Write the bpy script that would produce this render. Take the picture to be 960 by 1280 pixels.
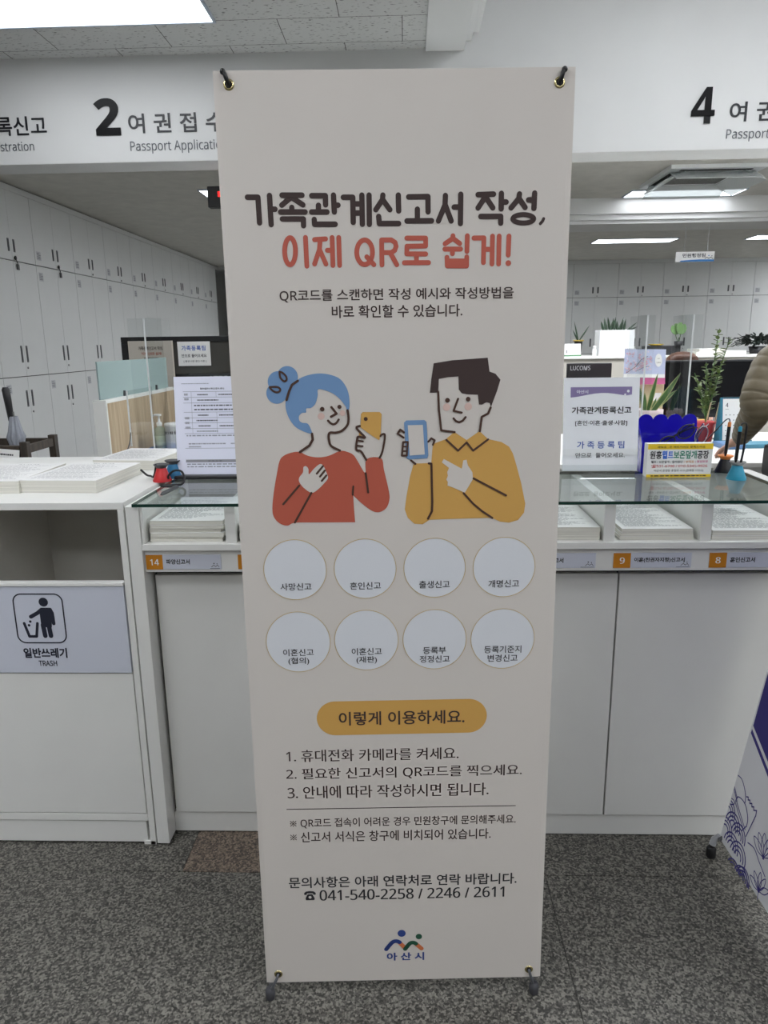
import bpy, bmesh, math, random
from mathutils import Vector, Matrix, Euler
from mathutils.geometry import tessellate_polygon

# ---------------------------------------------------------------- camera, world, exposure
for o in list(bpy.data.objects):
    bpy.data.objects.remove(o)
SC = bpy.context.scene
COL = SC.collection
PITCH, YAW, ROLL, FPX, CAM_H = 0.23187, 0.03305, 0.01344, 900.0, 1.40


def cam_matrix():
    cp, sp, cy, sy, cr, sr = math.cos(PITCH), math.sin(PITCH), math.cos(YAW), math.sin(YAW), math.cos(ROLL), math.sin(ROLL)
    B = Matrix(((1, 0, 0), (0, 0, 1), (0, -1, 0)))
    P = Matrix(((1, 0, 0), (0, cp, sp), (0, -sp, cp)))
    Y = Matrix(((cy, -sy, 0), (sy, cy, 0), (0, 0, 1)))
    R = Matrix(((cr, -sr, 0), (sr, cr, 0), (0, 0, 1)))
    M = Y @ P @ B @ R
    flip = Matrix(((1, 0, 0), (0, -1, 0), (0, 0, -1)))
    return (M @ flip).to_4x4()


cam = bpy.data.cameras.new('camera')
camo = bpy.data.objects.new('camera', cam)
COL.objects.link(camo)
m = cam_matrix()
m.translation = Vector((0, 0, CAM_H))
camo.matrix_world = m
cam.sensor_fit = 'VERTICAL'
cam.sensor_height = 36.0
cam.sensor_width = 27.0
cam.lens = FPX / 1280.0 * 36.0
cam.clip_start = 0.05
cam.clip_end = 80
SC.camera = camo
SC.view_settings.view_transform = 'Standard'
SC.view_settings.look = 'None'
SC.view_settings.gamma = 1.0
SC.view_settings.use_curve_mapping = False
SC.view_settings.exposure = 0.0
W = bpy.data.worlds.new('world')
SC.world = W
W.use_nodes = True
W.node_tree.nodes['Background'].inputs[0].default_value = (0.9, 0.95, 1.0, 1)
W.node_tree.nodes['Background'].inputs[1].default_value = 0.25
# strength of the rows of ceiling panels (lobby, raised ceiling, added rear fill, office)
L_LOBBY, L_COFFER, L_REAR, L_OFFICE = 8.4, 13.8, 11.6, 8.6


# ---------------------------------------------------------------- materials
def srgb(c):
    return tuple((x / 255 / 12.92) if x / 255 <= 0.04045 else ((x / 255 + 0.055) / 1.055) ** 2.4 for x in c)


MATS = {}


def mat(name, rgb, rough=0.6, metal=0.0, noise=0.0, nscale=30.0, spec=0.5, bump=0.0, bscale=60.0, coat=0.0, emit=None, estr=0.0):
    """Principled material; colour given as sRGB 0-255 with a faint procedural mottling."""
    if name in MATS:
        return MATS[name]
    M = bpy.data.materials.new(name)
    M.use_nodes = True
    nt = M.node_tree
    b = nt.nodes['Principled BSDF']
    c = srgb(rgb)
    b.inputs['Base Color'].default_value = (*c, 1)
    b.inputs['Roughness'].default_value = rough
    b.inputs['Metallic'].default_value = metal
    b.inputs['Specular IOR Level'].default_value = spec
    b.inputs['Coat Weight'].default_value = coat
    if emit:
        b.inputs['Emission Color'].default_value = (*srgb(emit), 1)
        b.inputs['Emission Strength'].default_value = estr
    tc = None
    if noise or bump:
        tc = nt.nodes.new('ShaderNodeTexCoord')
    if noise:
        n = nt.nodes.new('ShaderNodeTexNoise')
        n.inputs['Scale'].default_value = nscale
        n.inputs['Detail'].default_value = 3
        nt.links.new(tc.outputs['Object'], n.inputs['Vector'])
        r = nt.nodes.new('ShaderNodeValToRGB')
        r.color_ramp.elements[0].position = 0.3
        r.color_ramp.elements[1].position = 0.7
        r.color_ramp.elements[0].color = (*[x * (1 - noise) for x in c], 1)
        r.color_ramp.elements[1].color = (*[min(1, x * (1 + noise)) for x in c], 1)
        nt.links.new(n.outputs['Fac'], r.inputs['Fac'])
        nt.links.new(r.outputs['Color'], b.inputs['Base Color'])
    if bump:
        n = nt.nodes.new('ShaderNodeTexNoise')
        n.inputs['Scale'].default_value = bscale
        nt.links.new(tc.outputs['Object'], n.inputs['Vector'])
        k = nt.nodes.new('ShaderNodeBump')
        k.inputs['Strength'].default_value = bump
        k.inputs['Distance'].default_value = 0.01
        nt.links.new(n.outputs['Fac'], k.inputs['Height'])
        nt.links.new(k.outputs['Normal'], b.inputs['Normal'])
    MATS[name] = M
    return M


def glass_mat(name, rgb, rough=0.02, ior=1.45, alpha=None):
    """Clear sheet: tinted transparency with a mirror-like coat, so light passes straight through the pane."""
    M = bpy.data.materials.new(name)
    M.use_nodes = True
    nt = M.node_tree
    nt.nodes.remove(nt.nodes['Principled BSDF'])
    out = nt.nodes['Material Output']
    t = nt.nodes.new('ShaderNodeBsdfTransparent')
    t.inputs['Color'].default_value = (*srgb(rgb), 1)
    g = nt.nodes.new('ShaderNodeBsdfGlossy')
    g.inputs['Roughness'].default_value = rough
    f = nt.nodes.new('ShaderNodeFresnel')          # outer faces mirror, inner faces let the ray out
    f.inputs['IOR'].default_value = ior
    x = nt.nodes.new('ShaderNodeMixShader')
    geo = nt.nodes.new('ShaderNodeNewGeometry')
    inv = nt.nodes.new('ShaderNodeMath')
    inv.operation = 'SUBTRACT'
    inv.inputs[0].default_value = 1.0
    nt.links.new(geo.outputs['Backfacing'], inv.inputs[1])
    mul = nt.nodes.new('ShaderNodeMath')
    mul.operation = 'MULTIPLY'
    nt.links.new(f.outputs[0], mul.inputs[0])
    nt.links.new(inv.outputs[0], mul.inputs[1])
    nt.links.new(mul.outputs[0], x.inputs[0])
    nt.links.new(t.outputs[0], x.inputs[1])
    nt.links.new(g.outputs[0], x.inputs[2])
    last = x
    if alpha:
        d = nt.nodes.new('ShaderNodeBsdfDiffuse')
        d.inputs['Color'].default_value = (*srgb(alpha[0]), 1)
        y = nt.nodes.new('ShaderNodeMixShader')
        y.inputs[0].default_value = alpha[1]
        nt.links.new(x.outputs[0], y.inputs[1])
        nt.links.new(d.outputs[0], y.inputs[2])
        last = y
    nt.links.new(last.outputs[0], out.inputs['Surface'])
    MATS[name] = M
    return M


def granite(name, dark, mid, light):
    M = bpy.data.materials.new(name)
    M.use_nodes = True
    nt = M.node_tree
    b = nt.nodes['Principled BSDF']
    b.inputs['Roughness'].default_value = 0.42
    b.inputs['Specular IOR Level'].default_value = 0.35
    tc = nt.nodes.new('ShaderNodeTexCoord')
    n1 = nt.nodes.new('ShaderNodeTexNoise')
    n1.inputs['Scale'].default_value = 165
    n1.inputs['Detail'].default_value = 3.0
    n1.inputs['Roughness'].default_value = 0.6
    n2 = nt.nodes.new('ShaderNodeTexVoronoi')
    n2.inputs['Scale'].default_value = 210
    a = nt.nodes.new('ShaderNodeMix')
    a.data_type = 'FLOAT'
    a.inputs[0].default_value = 0.38
    sep = nt.nodes.new('ShaderNodeSeparateColor')
    nt.links.new(tc.outputs['Object'], n1.inputs['Vector'])
    nt.links.new(tc.outputs['Object'], n2.inputs['Vector'])
    nt.links.new(n2.outputs['Color'], sep.inputs[0])
    nt.links.new(n1.outputs['Fac'], a.inputs[2])
    nt.links.new(sep.outputs[0], a.inputs[3])
    r = nt.nodes.new('ShaderNodeValToRGB')
    e = r.color_ramp.elements
    e[0].position, e[0].color = 0.33, (*srgb(dark), 1)
    e[1].position, e[1].color = 0.68, (*srgb(light), 1)
    k = e.new(0.49)
    k.color = (*srgb(mid), 1)
    nt.links.new(a.outputs[0], r.inputs['Fac'])
    nt.links.new(r.outputs['Color'], b.inputs['Base Color'])
    MATS[name] = M
    return M


def ceiling_tiles(name):
    """Mineral fibre tiles 600 x 300 in running bond, with short dark fissures."""
    M = bpy.data.materials.new(name)
    M.use_nodes = True
    nt = M.node_tree
    b = nt.nodes['Principled BSDF']
    b.inputs['Roughness'].default_value = 0.9
    tc = nt.nodes.new('ShaderNodeTexCoord')
    mp = nt.nodes.new('ShaderNodeMapping')
    mp.inputs['Location'].default_value = (0.01, 0.025, 0)
    nt.links.new(tc.outputs['Object'], mp.inputs['Vector'])
    br = nt.nodes.new('ShaderNodeTexBrick')
    br.inputs['Scale'].default_value = 1
    br.inputs['Brick Width'].default_value = 0.6
    br.inputs['Row Height'].default_value = 0.3
    br.inputs['Mortar Size'].default_value = 0.0022
    br.inputs['Color1'].default_value = (*srgb((202, 203, 201)), 1)
    br.inputs['Color2'].default_value = (*srgb((205, 206, 204)), 1)
    br.inputs['Mortar'].default_value = (*srgb((95, 95, 93)), 1)
    nt.links.new(mp.outputs[0], br.inputs['Vector'])
    m2 = nt.nodes.new('ShaderNodeMapping')
    m2.inputs['Scale'].default_value = (34, 110, 1)
    m2.inputs['Rotation'].default_value = (0, 0, 0.12)
    nt.links.new(tc.outputs['Object'], m2.inputs['Vector'])
    no = nt.nodes.new('ShaderNodeTexNoise')
    no.inputs['Scale'].default_value = 1.0
    no.inputs['Detail'].default_value = 1.5
    nt.links.new(m2.outputs[0], no.inputs['Vector'])
    r = nt.nodes.new('ShaderNodeValToRGB')
    r.color_ramp.elements[0].position = 0.628
    r.color_ramp.elements[0].color = (1, 1, 1, 1)
    r.color_ramp.elements[1].position = 0.685
    r.color_ramp.elements[1].color = (0.25, 0.25, 0.25, 1)
    nt.links.new(no.outputs['Fac'], r.inputs['Fac'])
    x = nt.nodes.new('ShaderNodeMix')
    x.data_type = 'RGBA'
    x.blend_type = 'MULTIPLY'
    x.inputs[0].default_value = 1.0
    nt.links.new(br.outputs['Color'], x.inputs[6])
    nt.links.new(r.outputs['Color'], x.inputs[7])
    nt.links.new(x.outputs[2], b.inputs['Base Color'])
    MATS[name] = M
    return M


def wood(name, c1, c2):
    M = bpy.data.materials.new(name)
    M.use_nodes = True
    nt = M.node_tree
    b = nt.nodes['Principled BSDF']
    b.inputs['Roughness'].default_value = 0.55
    tc = nt.nodes.new('ShaderNodeTexCoord')
    mp = nt.nodes.new('ShaderNodeMapping')
    mp.inputs['Scale'].default_value = (14, 14, 0.8)
    nt.links.new(tc.outputs['Object'], mp.inputs['Vector'])
    n = nt.nodes.new('ShaderNodeTexNoise')
    n.inputs['Scale'].default_value = 3
    n.inputs['Detail'].default_value = 4
    nt.links.new(mp.outputs[0], n.inputs['Vector'])
    r = nt.nodes.new('ShaderNodeValToRGB')
    r.color_ramp.elements[0].position = 0.35
    r.color_ramp.elements[1].position = 0.65
    r.color_ramp.elements[0].color = (*srgb(c1), 1)
    r.color_ramp.elements[1].color = (*srgb(c2), 1)
    nt.links.new(n.outputs['Fac'], r.inputs['Fac'])
    nt.links.new(r.outputs['Color'], b.inputs['Base Color'])
    MATS[name] = M
    return M


def paper_edges(name, rgb):
    """Side of a pile of sheets: fine horizontal lines."""
    M = bpy.data.materials.new(name)
    M.use_nodes = True
    nt = M.node_tree
    b = nt.nodes['Principled BSDF']
    b.inputs['Roughness'].default_value = 0.8
    tc = nt.nodes.new('ShaderNodeTexCoord')
    mp = nt.nodes.new('ShaderNodeMapping')
    mp.inputs['Scale'].default_value = (3, 3, 900)
    nt.links.new(tc.outputs['Object'], mp.inputs['Vector'])
    n = nt.nodes.new('ShaderNodeTexNoise')
    n.inputs['Scale'].default_value = 1
    nt.links.new(mp.outputs[0], n.inputs['Vector'])
    r = nt.nodes.new('ShaderNodeValToRGB')
    c = srgb(rgb)
    r.color_ramp.elements[0].position = 0.25
    r.color_ramp.elements[1].position = 0.6
    r.color_ramp.elements[0].color = (*[x * 0.72 for x in c], 1)
    r.color_ramp.elements[1].color = (*c, 1)
    nt.links.new(n.outputs['Fac'], r.inputs['Fac'])
    nt.links.new(r.outputs['Color'], b.inputs['Base Color'])
    MATS[name] = M
    return M


def emission(name, strength, rgb=(255, 255, 255)):
    M = bpy.data.materials.new(name)
    M.use_nodes = True
    nt = M.node_tree
    nt.nodes.remove(nt.nodes['Principled BSDF'])
    e = nt.nodes.new('ShaderNodeEmission')
    e.inputs['Color'].default_value = (*srgb(rgb), 1)
    e.inputs['Strength'].default_value = strength
    nt.links.new(e.outputs[0], nt.nodes['Material Output'].inputs['Surface'])
    MATS[name] = M
    return M


WALL = mat('white paint', (224, 225, 224), 0.75, noise=0.015, nscale=4)
OFFICE_CEIL = mat('office ceiling board', (214, 212, 205), 0.9, noise=0.06, nscale=8, bump=0.25, bscale=140)
LAMI = mat('white laminate', (232, 232, 228), 0.38, noise=0.015, nscale=7)
LAMI_IN = mat('grey laminate inside', (216, 213, 205), 0.6, noise=0.03, nscale=9)
LOCKW = mat('locker laminate', (214, 216, 215), 0.42, noise=0.015, nscale=5)
GAP = mat('dark gap', (52, 52, 52), 0.8)
DARKG = mat('dark grey plastic', (70, 72, 74), 0.45)
BLACK = mat('black plastic', (18, 18, 20), 0.4)
GLOSSB = mat('glossy black acrylic', (10, 10, 12), 0.3, spec=0.15)
INK = mat('dark ink', (40, 40, 44), 0.7)
GREY_INK = mat('grey ink', (120, 120, 124), 0.8)
PAPER = mat('white paper', (236, 236, 234), 0.8, noise=0.01)
BPAPER = mat('bluish white paper', (244, 246, 250), 0.75, noise=0.01)
EDGES = paper_edges('paper stack edges', (228, 226, 216))
GRAN = granite('grey granite', (46, 45, 42), (82, 80, 75), (130, 127, 119))
GRANB = granite('brown granite', (58, 53, 49), (98, 86, 76), (136, 122, 108))
JOINT = mat('floor joint', (62, 60, 58), 0.9)
CTILE = ceiling_tiles('ceiling tile')
WOODL = wood('pale oak', (168, 146, 118), (192, 172, 144))
WOODD = wood('dark walnut', (48, 42, 36), (72, 62, 52))
STEEL = mat('brushed steel', (150, 150, 150), 0.3, metal=1.0)
BRASS = mat('pale brass', (214, 200, 150), 0.22, metal=1.0)
CLEAR = glass_mat('clear acrylic', (250, 251, 251), 0.03, 1.35)
ACEDGE = mat('acrylic edge', (226, 230, 230), 0.3)
FROST = glass_mat('frosted teal glass', (206, 222, 220), 0.3, 1.4, alpha=((166, 184, 182), 0.8))
TABLEG = glass_mat('green float glass', (250, 253, 252), 0.01, 1.95)
GLEDGE = mat('glass edge green', (30, 62, 52), 0.15)
NAVY = mat('navy print', (30, 34, 50), 0.6)
BLUEP = mat('blue print', (52, 92, 176), 0.7)
ORANGE = mat('ochre label', (200, 128, 20), 0.55)


# ---------------------------------------------------------------- mesh builder
class MB:
    def __init__(self):
        self.v, self.f, self.mi, self.sm = [], [], [], []

    def add(self, vs, fs, mi=0, smooth=False):
        n = len(self.v)
        self.v += [tuple(p) for p in vs]
        for f in fs:
            self.f.append(tuple(i + n for i in f))
            self.mi.append(mi)
            self.sm.append(smooth)
        return self

    def box(self, x0, x1, y0, y1, z0, z1, mi=0, M=None):
        vs = [Vector(p) for p in ((x0, y0, z0), (x1, y0, z0), (x1, y1, z0), (x0, y1, z0), (x0, y0, z1), (x1, y0, z1), (x1, y1, z1), (x0, y1, z1))]
        if M is not None:
            vs = [M @ p for p in vs]
        return self.add(vs, [(3, 2, 1, 0), (4, 5, 6, 7), (0, 1, 5, 4), (1, 2, 6, 5), (2, 3, 7, 6), (3, 0, 4, 7)], mi)

    def prism(self, pts, o, u, v, d, mi=0, smooth=False):
        """outline pts (2-D) in the frame o,u,v, thickened by the vector d"""
        o, u, v, d = Vector(o), Vector(u), Vector(v), Vector(d)
        a = [o + u * p[0] + v * p[1] for p in pts]
        n = len(a)
        tri = tessellate_polygon([[Vector((p[0], p[1], 0)) for p in pts]])
        vs = a + [p + d for p in a]
        fs = [tuple(t) for t in tri] + [tuple(i + n for i in reversed(t)) for t in tri]
        self.add(vs, fs, mi)
        side = [(i, (i + 1) % n, (i + 1) % n + n, i + n) for i in range(n)]
        return self.add(vs, side, mi, smooth)

    def tube(self, pts, r, seg=8, mi=0, caps=True, flat=None):
        pts = [Vector(p) for p in pts]
        rs = r if isinstance(r, (list, tuple)) else [r] * len(pts)
        vs, fs = [], []
        up = None
        for i, p in enumerate(pts):
            t = (pts[min(i + 1, len(pts) - 1)] - pts[max(i - 1, 0)])
            t = t.normalized() if t.length > 1e-9 else Vector((0, 0, 1))
            if up is None:
                a = Vector((0, 0, 1)) if abs(t.z) < 0.9 else Vector((1, 0, 0))
                up = (a - t * a.dot(t)).normalized()
            else:
                up = up - t * up.dot(t)
                up = up.normalized() if up.length > 1e-6 else Vector((1, 0, 0))
            s = t.cross(up)
            for k in range(seg):
                q = 2 * math.pi * k / seg
                fl = 1 if flat is None else flat
                vs.append(p + up * (math.cos(q) * rs[i] * fl) + s * (math.sin(q) * rs[i]))
        for i in range(len(pts) - 1):
            for k in range(seg):
                a, b = i * seg + k, i * seg + (k + 1) % seg
                fs.append((a, b, b + seg, a + seg))
        self.add(vs, fs, mi, True)
        if caps:
            n = len(pts)
            self.add(vs[:seg], [tuple(reversed(range(seg)))], mi)
            self.add(vs[(n - 1) * seg:], [tuple(range(seg))], mi)
        return self

    def lathe(self, prof, c=(0, 0, 0), seg=24, mi=0, M=None, sx=1.0, sy=1.0):
        c = Vector(c)
        vs, fs = [], []
        for r, z in prof:
            for k in range(seg):
                q = 2 * math.pi * k / seg
                p = Vector((r * math.cos(q) * sx, r * math.sin(q) * sy, z))
                vs.append(c + (M @ p if M is not None else p))
        for i in range(len(prof) - 1):
            for k in range(seg):
                a, b = i * seg + k, i * seg + (k + 1) % seg
                fs.append((a, b, b + seg, a + seg))
        n = len(prof)
        self.add(vs, fs, mi, True)
        self.add(vs[:seg], [tuple(reversed(range(seg)))], mi)
        self.add(vs[(n - 1) * seg:], [tuple(range(seg))], mi)
        return self

    def ball(self, c, r, seg=16, rings=10, mi=0, sx=1.0, sy=1.0, sz=1.0):
        prof = [(max(1e-4, r * math.sin(math.pi * i / rings)), -r * sz * math.cos(math.pi * i / rings)) for i in range(rings + 1)]
        return self.lathe(prof, c, seg, mi, sx=sx, sy=sy)

    def leaf(self, base, dirv, L, w, droop=0.0, mi=0, up=(0, 0, 1), n=6, thick=0.0012, edge=None):
        """pointed blade that bends; with real (small) thickness"""
        d = Vector(dirv).normalized()
        side = d.cross(Vector(up))
        side = side.normalized() if side.length > 1e-4 else Vector((1, 0, 0))
        nrm = side.cross(d).normalized()
        ctr = [Vector(base) + d * (L * i / n) - Vector((0, 0, 1)) * droop * (i / n) ** 2 for i in range(n + 1)]
        for sgn in (1, -1):
            vs, fs, ms = [], [], []
            for i in range(n + 1):
                t = i / n
                ww = w * (math.sin(math.pi * min(1, 0.18 + 0.82 * t)) ** 0.8 if t < 1 else 0.02)
                for s in (-1, -0.72, 0, 0.72, 1):
                    vs.append(ctr[i] + side * ww * s * 0.5 + nrm * (thick * sgn * (1 - abs(s)) + abs(s) * w * 0.12))
            for i in range(n):
                for j in range(4):
                    a = i * 5 + j
                    q = (a, a + 1, a + 6, a + 5)
                    fs.append(q if sgn > 0 else tuple(reversed(q)))
                    ms.append(edge if (edge is not None and j in (0, 3)) else mi)
            k = len(self.v)
            self.add(vs, fs, mi, True)
            self.mi[-len(ms):] = ms
        return self

    def mesh(self, name, mats):
        me = bpy.data.meshes.new(name)
        me.from_pydata([tuple(p) for p in self.v], [], self.f)
        for M in (mats if isinstance(mats, (list, tuple)) else [mats]):
            me.materials.append(M)
        me.polygons.foreach_set('material_index', self.mi)
        me.polygons.foreach_set('use_smooth', self.sm)
        me.update()
        return me

    def build(self, name, mats, parent=None, loc=(0, 0, 0), bevel=0.0, rot=None):
        o = bpy.data.objects.new(name, self.mesh(name, mats))
        COL.objects.link(o)
        o.location = loc
        if rot:
            o.rotation_euler = rot
        if parent is not None:
            o.parent = parent
        if bevel:
            bv = o.modifiers.new('soft edges', 'BEVEL')
            bv.width = bevel
            bv.segments = 2
            bv.limit_method = 'ANGLE'
            bv.angle_limit = 0.7
        return o


def tag(o, label=None, cat=None, group=None, kind=None):
    if label:
        o['label'] = label
    if cat:
        o['category'] = cat
    if group:
        o['group'] = group
    if kind:
        o['kind'] = kind
    return o


def thing(name, label, cat, loc=(0, 0, 0), rz=0.0, group=None, rot=None):
    o = bpy.data.objects.new(name, None)
    COL.objects.link(o)
    o.empty_display_size = 0.05
    o.location = loc
    o.rotation_euler = rot if rot else (0, 0, rz)
    return tag(o, label, cat, group)


def copy_tree(o, parent=None, loc=None):
    c = o.copy()
    COL.objects.link(c)
    c.parent = parent
    if loc is not None:
        c.location = loc
    for ch in [x for x in bpy.data.objects if x.parent == o]:
        copy_tree(ch, c)
    return c


def struct(name, mb, mats, bevel=0.0):
    o = mb.build(name, mats, bevel=bevel)
    o['kind'] = 'structure'
    return o


# ---------------------------------------------------------------- flat printing
_TX = {}


def glyphs(s, bold=0.0, res=4, space=1.0):
    """filled outline of a line of text in font units: (verts, faces, bbox)"""
    key = (s, bold, res, space)
    # plain sans-serif letter shapes for Latin and digits
    s = ''.join(chr(0x1D5A0 + ord(ch) - 65) if 'A' <= ch <= 'Z' else chr(0x1D5BA + ord(ch) - 97) if 'a' <= ch <= 'z' else chr(0x1D7E2 + ord(ch) - 48) if '0' <= ch <= '9' else ch for ch in s)
    if key in _TX:
        return _TX[key]
    c = bpy.data.curves.new('lettering', 'FONT')
    c.body = s
    c.size = 1.0
    c.offset = bold
    c.resolution_u = res
    c.space_character = space
    o = bpy.data.objects.new('lettering', c)
    COL.objects.link(o)
    bpy.context.view_layer.update()
    dg = bpy.context.evaluated_depsgraph_get()
    me = bpy.data.meshes.new_from_object(o.evaluated_get(dg))
    vs = [(p.co.x, p.co.y) for p in me.vertices]
    fs = [tuple(p.vertices) for p in me.polygons]
    bpy.data.objects.remove(o)
    bpy.data.curves.remove(c)
    bpy.data.meshes.remove(me)
    xs = [p[0] for p in vs] or [0, 1]
    ys = [p[1] for p in vs] or [0, 1]
    _TX[key] = (vs, fs, (min(xs), max(xs), min(ys), max(ys)))
    return _TX[key]


class Print(MB):
    """ink laid on a plane: o + u*x + v*y (x, y in units of `unit` metres), lifted by h along the normal"""

    def __init__(self, o=(0, 0, 0), u=(1, 0, 0), v=(0, 0, 1), unit=1.0, lift=0.0004):
        super().__init__()
        self.o, self.u, self.w = Vector(o), Vector(u).normalized() * unit, Vector(v).normalized() * unit
        self.n = self.u.cross(self.w).normalized()
        self.lift = lift
        self.k = 0

    def add(self, vs, fs, mi=0, smooth=False):
        self.k = (self.k + 1) % 13          # overlapping ink never shares one plane
        return super().add(vs, fs, mi, smooth)

    def P(self, x, y, h=1):
        return self.o + self.u * x + self.w * y + self.n * (self.lift * h + self.k * 9e-6)

    def poly(self, pts, mi=0, h=1):
        if len(pts) > 2:
            tri = tessellate_polygon([[Vector((p[0], p[1], 0)) for p in pts]])
            fs = []
            for t in tri:
                a, b, c = (pts[i] for i in t)
                k = (b[0] - a[0]) * (c[1] - a[1]) - (b[1] - a[1]) * (c[0] - a[0])
                fs.append(tuple(t) if k > 0 else tuple(reversed(t)))
            self.add([self.P(p[0], p[1], h) for p in pts], fs, mi)
        return self

    def rect(self, x0, x1, y0, y1, mi=0, h=1):
        return self.poly([(x0, y0), (x1, y0), (x1, y1), (x0, y1)], mi, h)

    def disc(self, x, y, r, mi=0, h=1, ry=None, n=40):
        ry = ry or r
        return self.poly([(x + r * math.cos(2 * math.pi * k / n), y + ry * math.sin(2 * math.pi * k / n)) for k in range(n)], mi, h)

    def ring(self, x, y, r, w, mi=0, h=1, n=56, a0=0, a1=2 * math.pi):
        vs, fs = [], []
        for k in range(n + 1):
            q = a0 + (a1 - a0) * k / n
            for rr in (r - w / 2, r + w / 2):
                vs.append(self.P(x + rr * math.cos(q), y + rr * math.sin(q), h))
        for k in range(n):
            fs.append((2 * k, 2 * k + 1, 2 * k + 3, 2 * k + 2))
        return self.add(vs, fs, mi)

    def round_rect(self, x0, x1, y0, y1, r, mi=0, h=1, n=8):
        pts = []
        for cx, cy, a in ((x1 - r, y1 - r, 0), (x0 + r, y1 - r, 90), (x0 + r, y0 + r, 180), (x1 - r, y0 + r, 270)):
            for k in range(n + 1):
                q = math.radians(a + 90 * k / n)
                pts.append((cx + r * math.cos(q), cy + r * math.sin(q)))
        return self.poly(pts, mi, h)

    def stroke(self, pts, w, mi=0, h=1, cap=True, n=14):
        """polyline with round joints and ends"""
        for a, b in zip(pts, pts[1:]):
            d = math.hypot(b[0] - a[0], b[1] - a[1])
            if d < 1e-9:
                continue
            nx, ny = -(b[1] - a[1]) / d * w / 2, (b[0] - a[0]) / d * w / 2
            self.poly([(a[0] + nx, a[1] + ny), (a[0] - nx, a[1] - ny), (b[0] - nx, b[1] - ny), (b[0] + nx, b[1] + ny)], mi, h)
        for k, p in enumerate(pts):
            if cap or 0 < k < len(pts) - 1:
                self.disc(p[0], p[1], w / 2, mi, h, n=n)
        return self

    def text(self, s, x0, x1, yc, hgt=None, mi=0, h=1, bold=0.0, res=4, space=1.0, shear=0.0):
        """one line fitted between x0 and x1, its ink centred on yc; hgt = ink height"""
        strikes = (0.0,)
        if bold > 0 and any(ch.isascii() and ch.isdigit() for ch in s):
            strikes, bold = (-bold, 0.0, bold), 0.0             # digits are thickened by striking them again
        vs, fs, (a, b, c, d) = glyphs(s, bold, res, space)
        sx = (x1 - x0) / (b - a)
        sy = hgt / (d - c) if hgt else sx
        for k in strikes:
            self.add([self.P(x0 + (x - a + k) * sx + shear * (y - (c + d) / 2) * sy, yc + (y - (c + d) / 2) * sy, h) for x, y in vs], fs, mi)
        return self

    def rows(self, x0, x1, y0, y1, n, mi=0, h=1, seed=1, fill=0.7, th=0.45):
        """rows of tiny dashes: print too small to read"""
        rnd = random.Random(seed)
        step = (y1 - y0) / n
        for i in range(n):
            yy = y1 - (i + 0.5) * step
            x = x0
            end = x0 + (x1 - x0) * (rnd.uniform(0.55, 1) if fill < 1 else 1)
            while x < end:
                L = (x1 - x0) * rnd.uniform(0.03, 0.11)
                self.rect(x, min(x + L, end), yy - step * th / 2, yy + step * th / 2, mi, h)
                x += L + (x1 - x0) * 0.018
        return self


def smooth(pts, n=5, closed=True):
    """Catmull-Rom through the points"""
    out = []
    N = len(pts)
    rng = range(N) if closed else range(N - 1)
    for i in rng:
        g = (lambda k: pts[k % N]) if closed else (lambda k: pts[max(0, min(N - 1, k))])
        p0, p1, p2, p3 = g(i - 1), g(i), g(i + 1), g(i + 2)
        for k in range(n):
            t = k / n
            out.append(tuple(0.5 * (2 * p1[j] + (p2[j] - p0[j]) * t + (2 * p0[j] - 5 * p1[j] + 4 * p2[j] - p3[j]) * t * t + (3 * p1[j] - p0[j] - 3 * p2[j] + p3[j]) * t ** 3) for j in range(len(p1))))
    if not closed:
        out.append(tuple(pts[-1]))
    return out


def phone_sign(p, x0, x1, yc, hgt, mi=0, h=1):
    """solid desk telephone"""
    w = x1 - x0
    q = lambda a, b: (x0 + w * a, yc + hgt * b)
    p.poly([q(*c) for c in ((0.14, -0.5), (0.86, -0.5), (0.90, -0.30), (0.70, 0.16), (0.30, 0.16), (0.10, -0.30))], mi, h)
    p.poly([q(*c) for c in ((0.0, 0.10), (0.22, 0.10), (0.24, 0.26), (0.76, 0.26), (0.78, 0.10), (1.0, 0.10), (1.0, 0.30), (0.84, 0.47), (0.5, 0.52), (0.16, 0.47), (0.0, 0.30))], mi, h)
    return q(0.5, -0.16), w * 0.13


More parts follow.
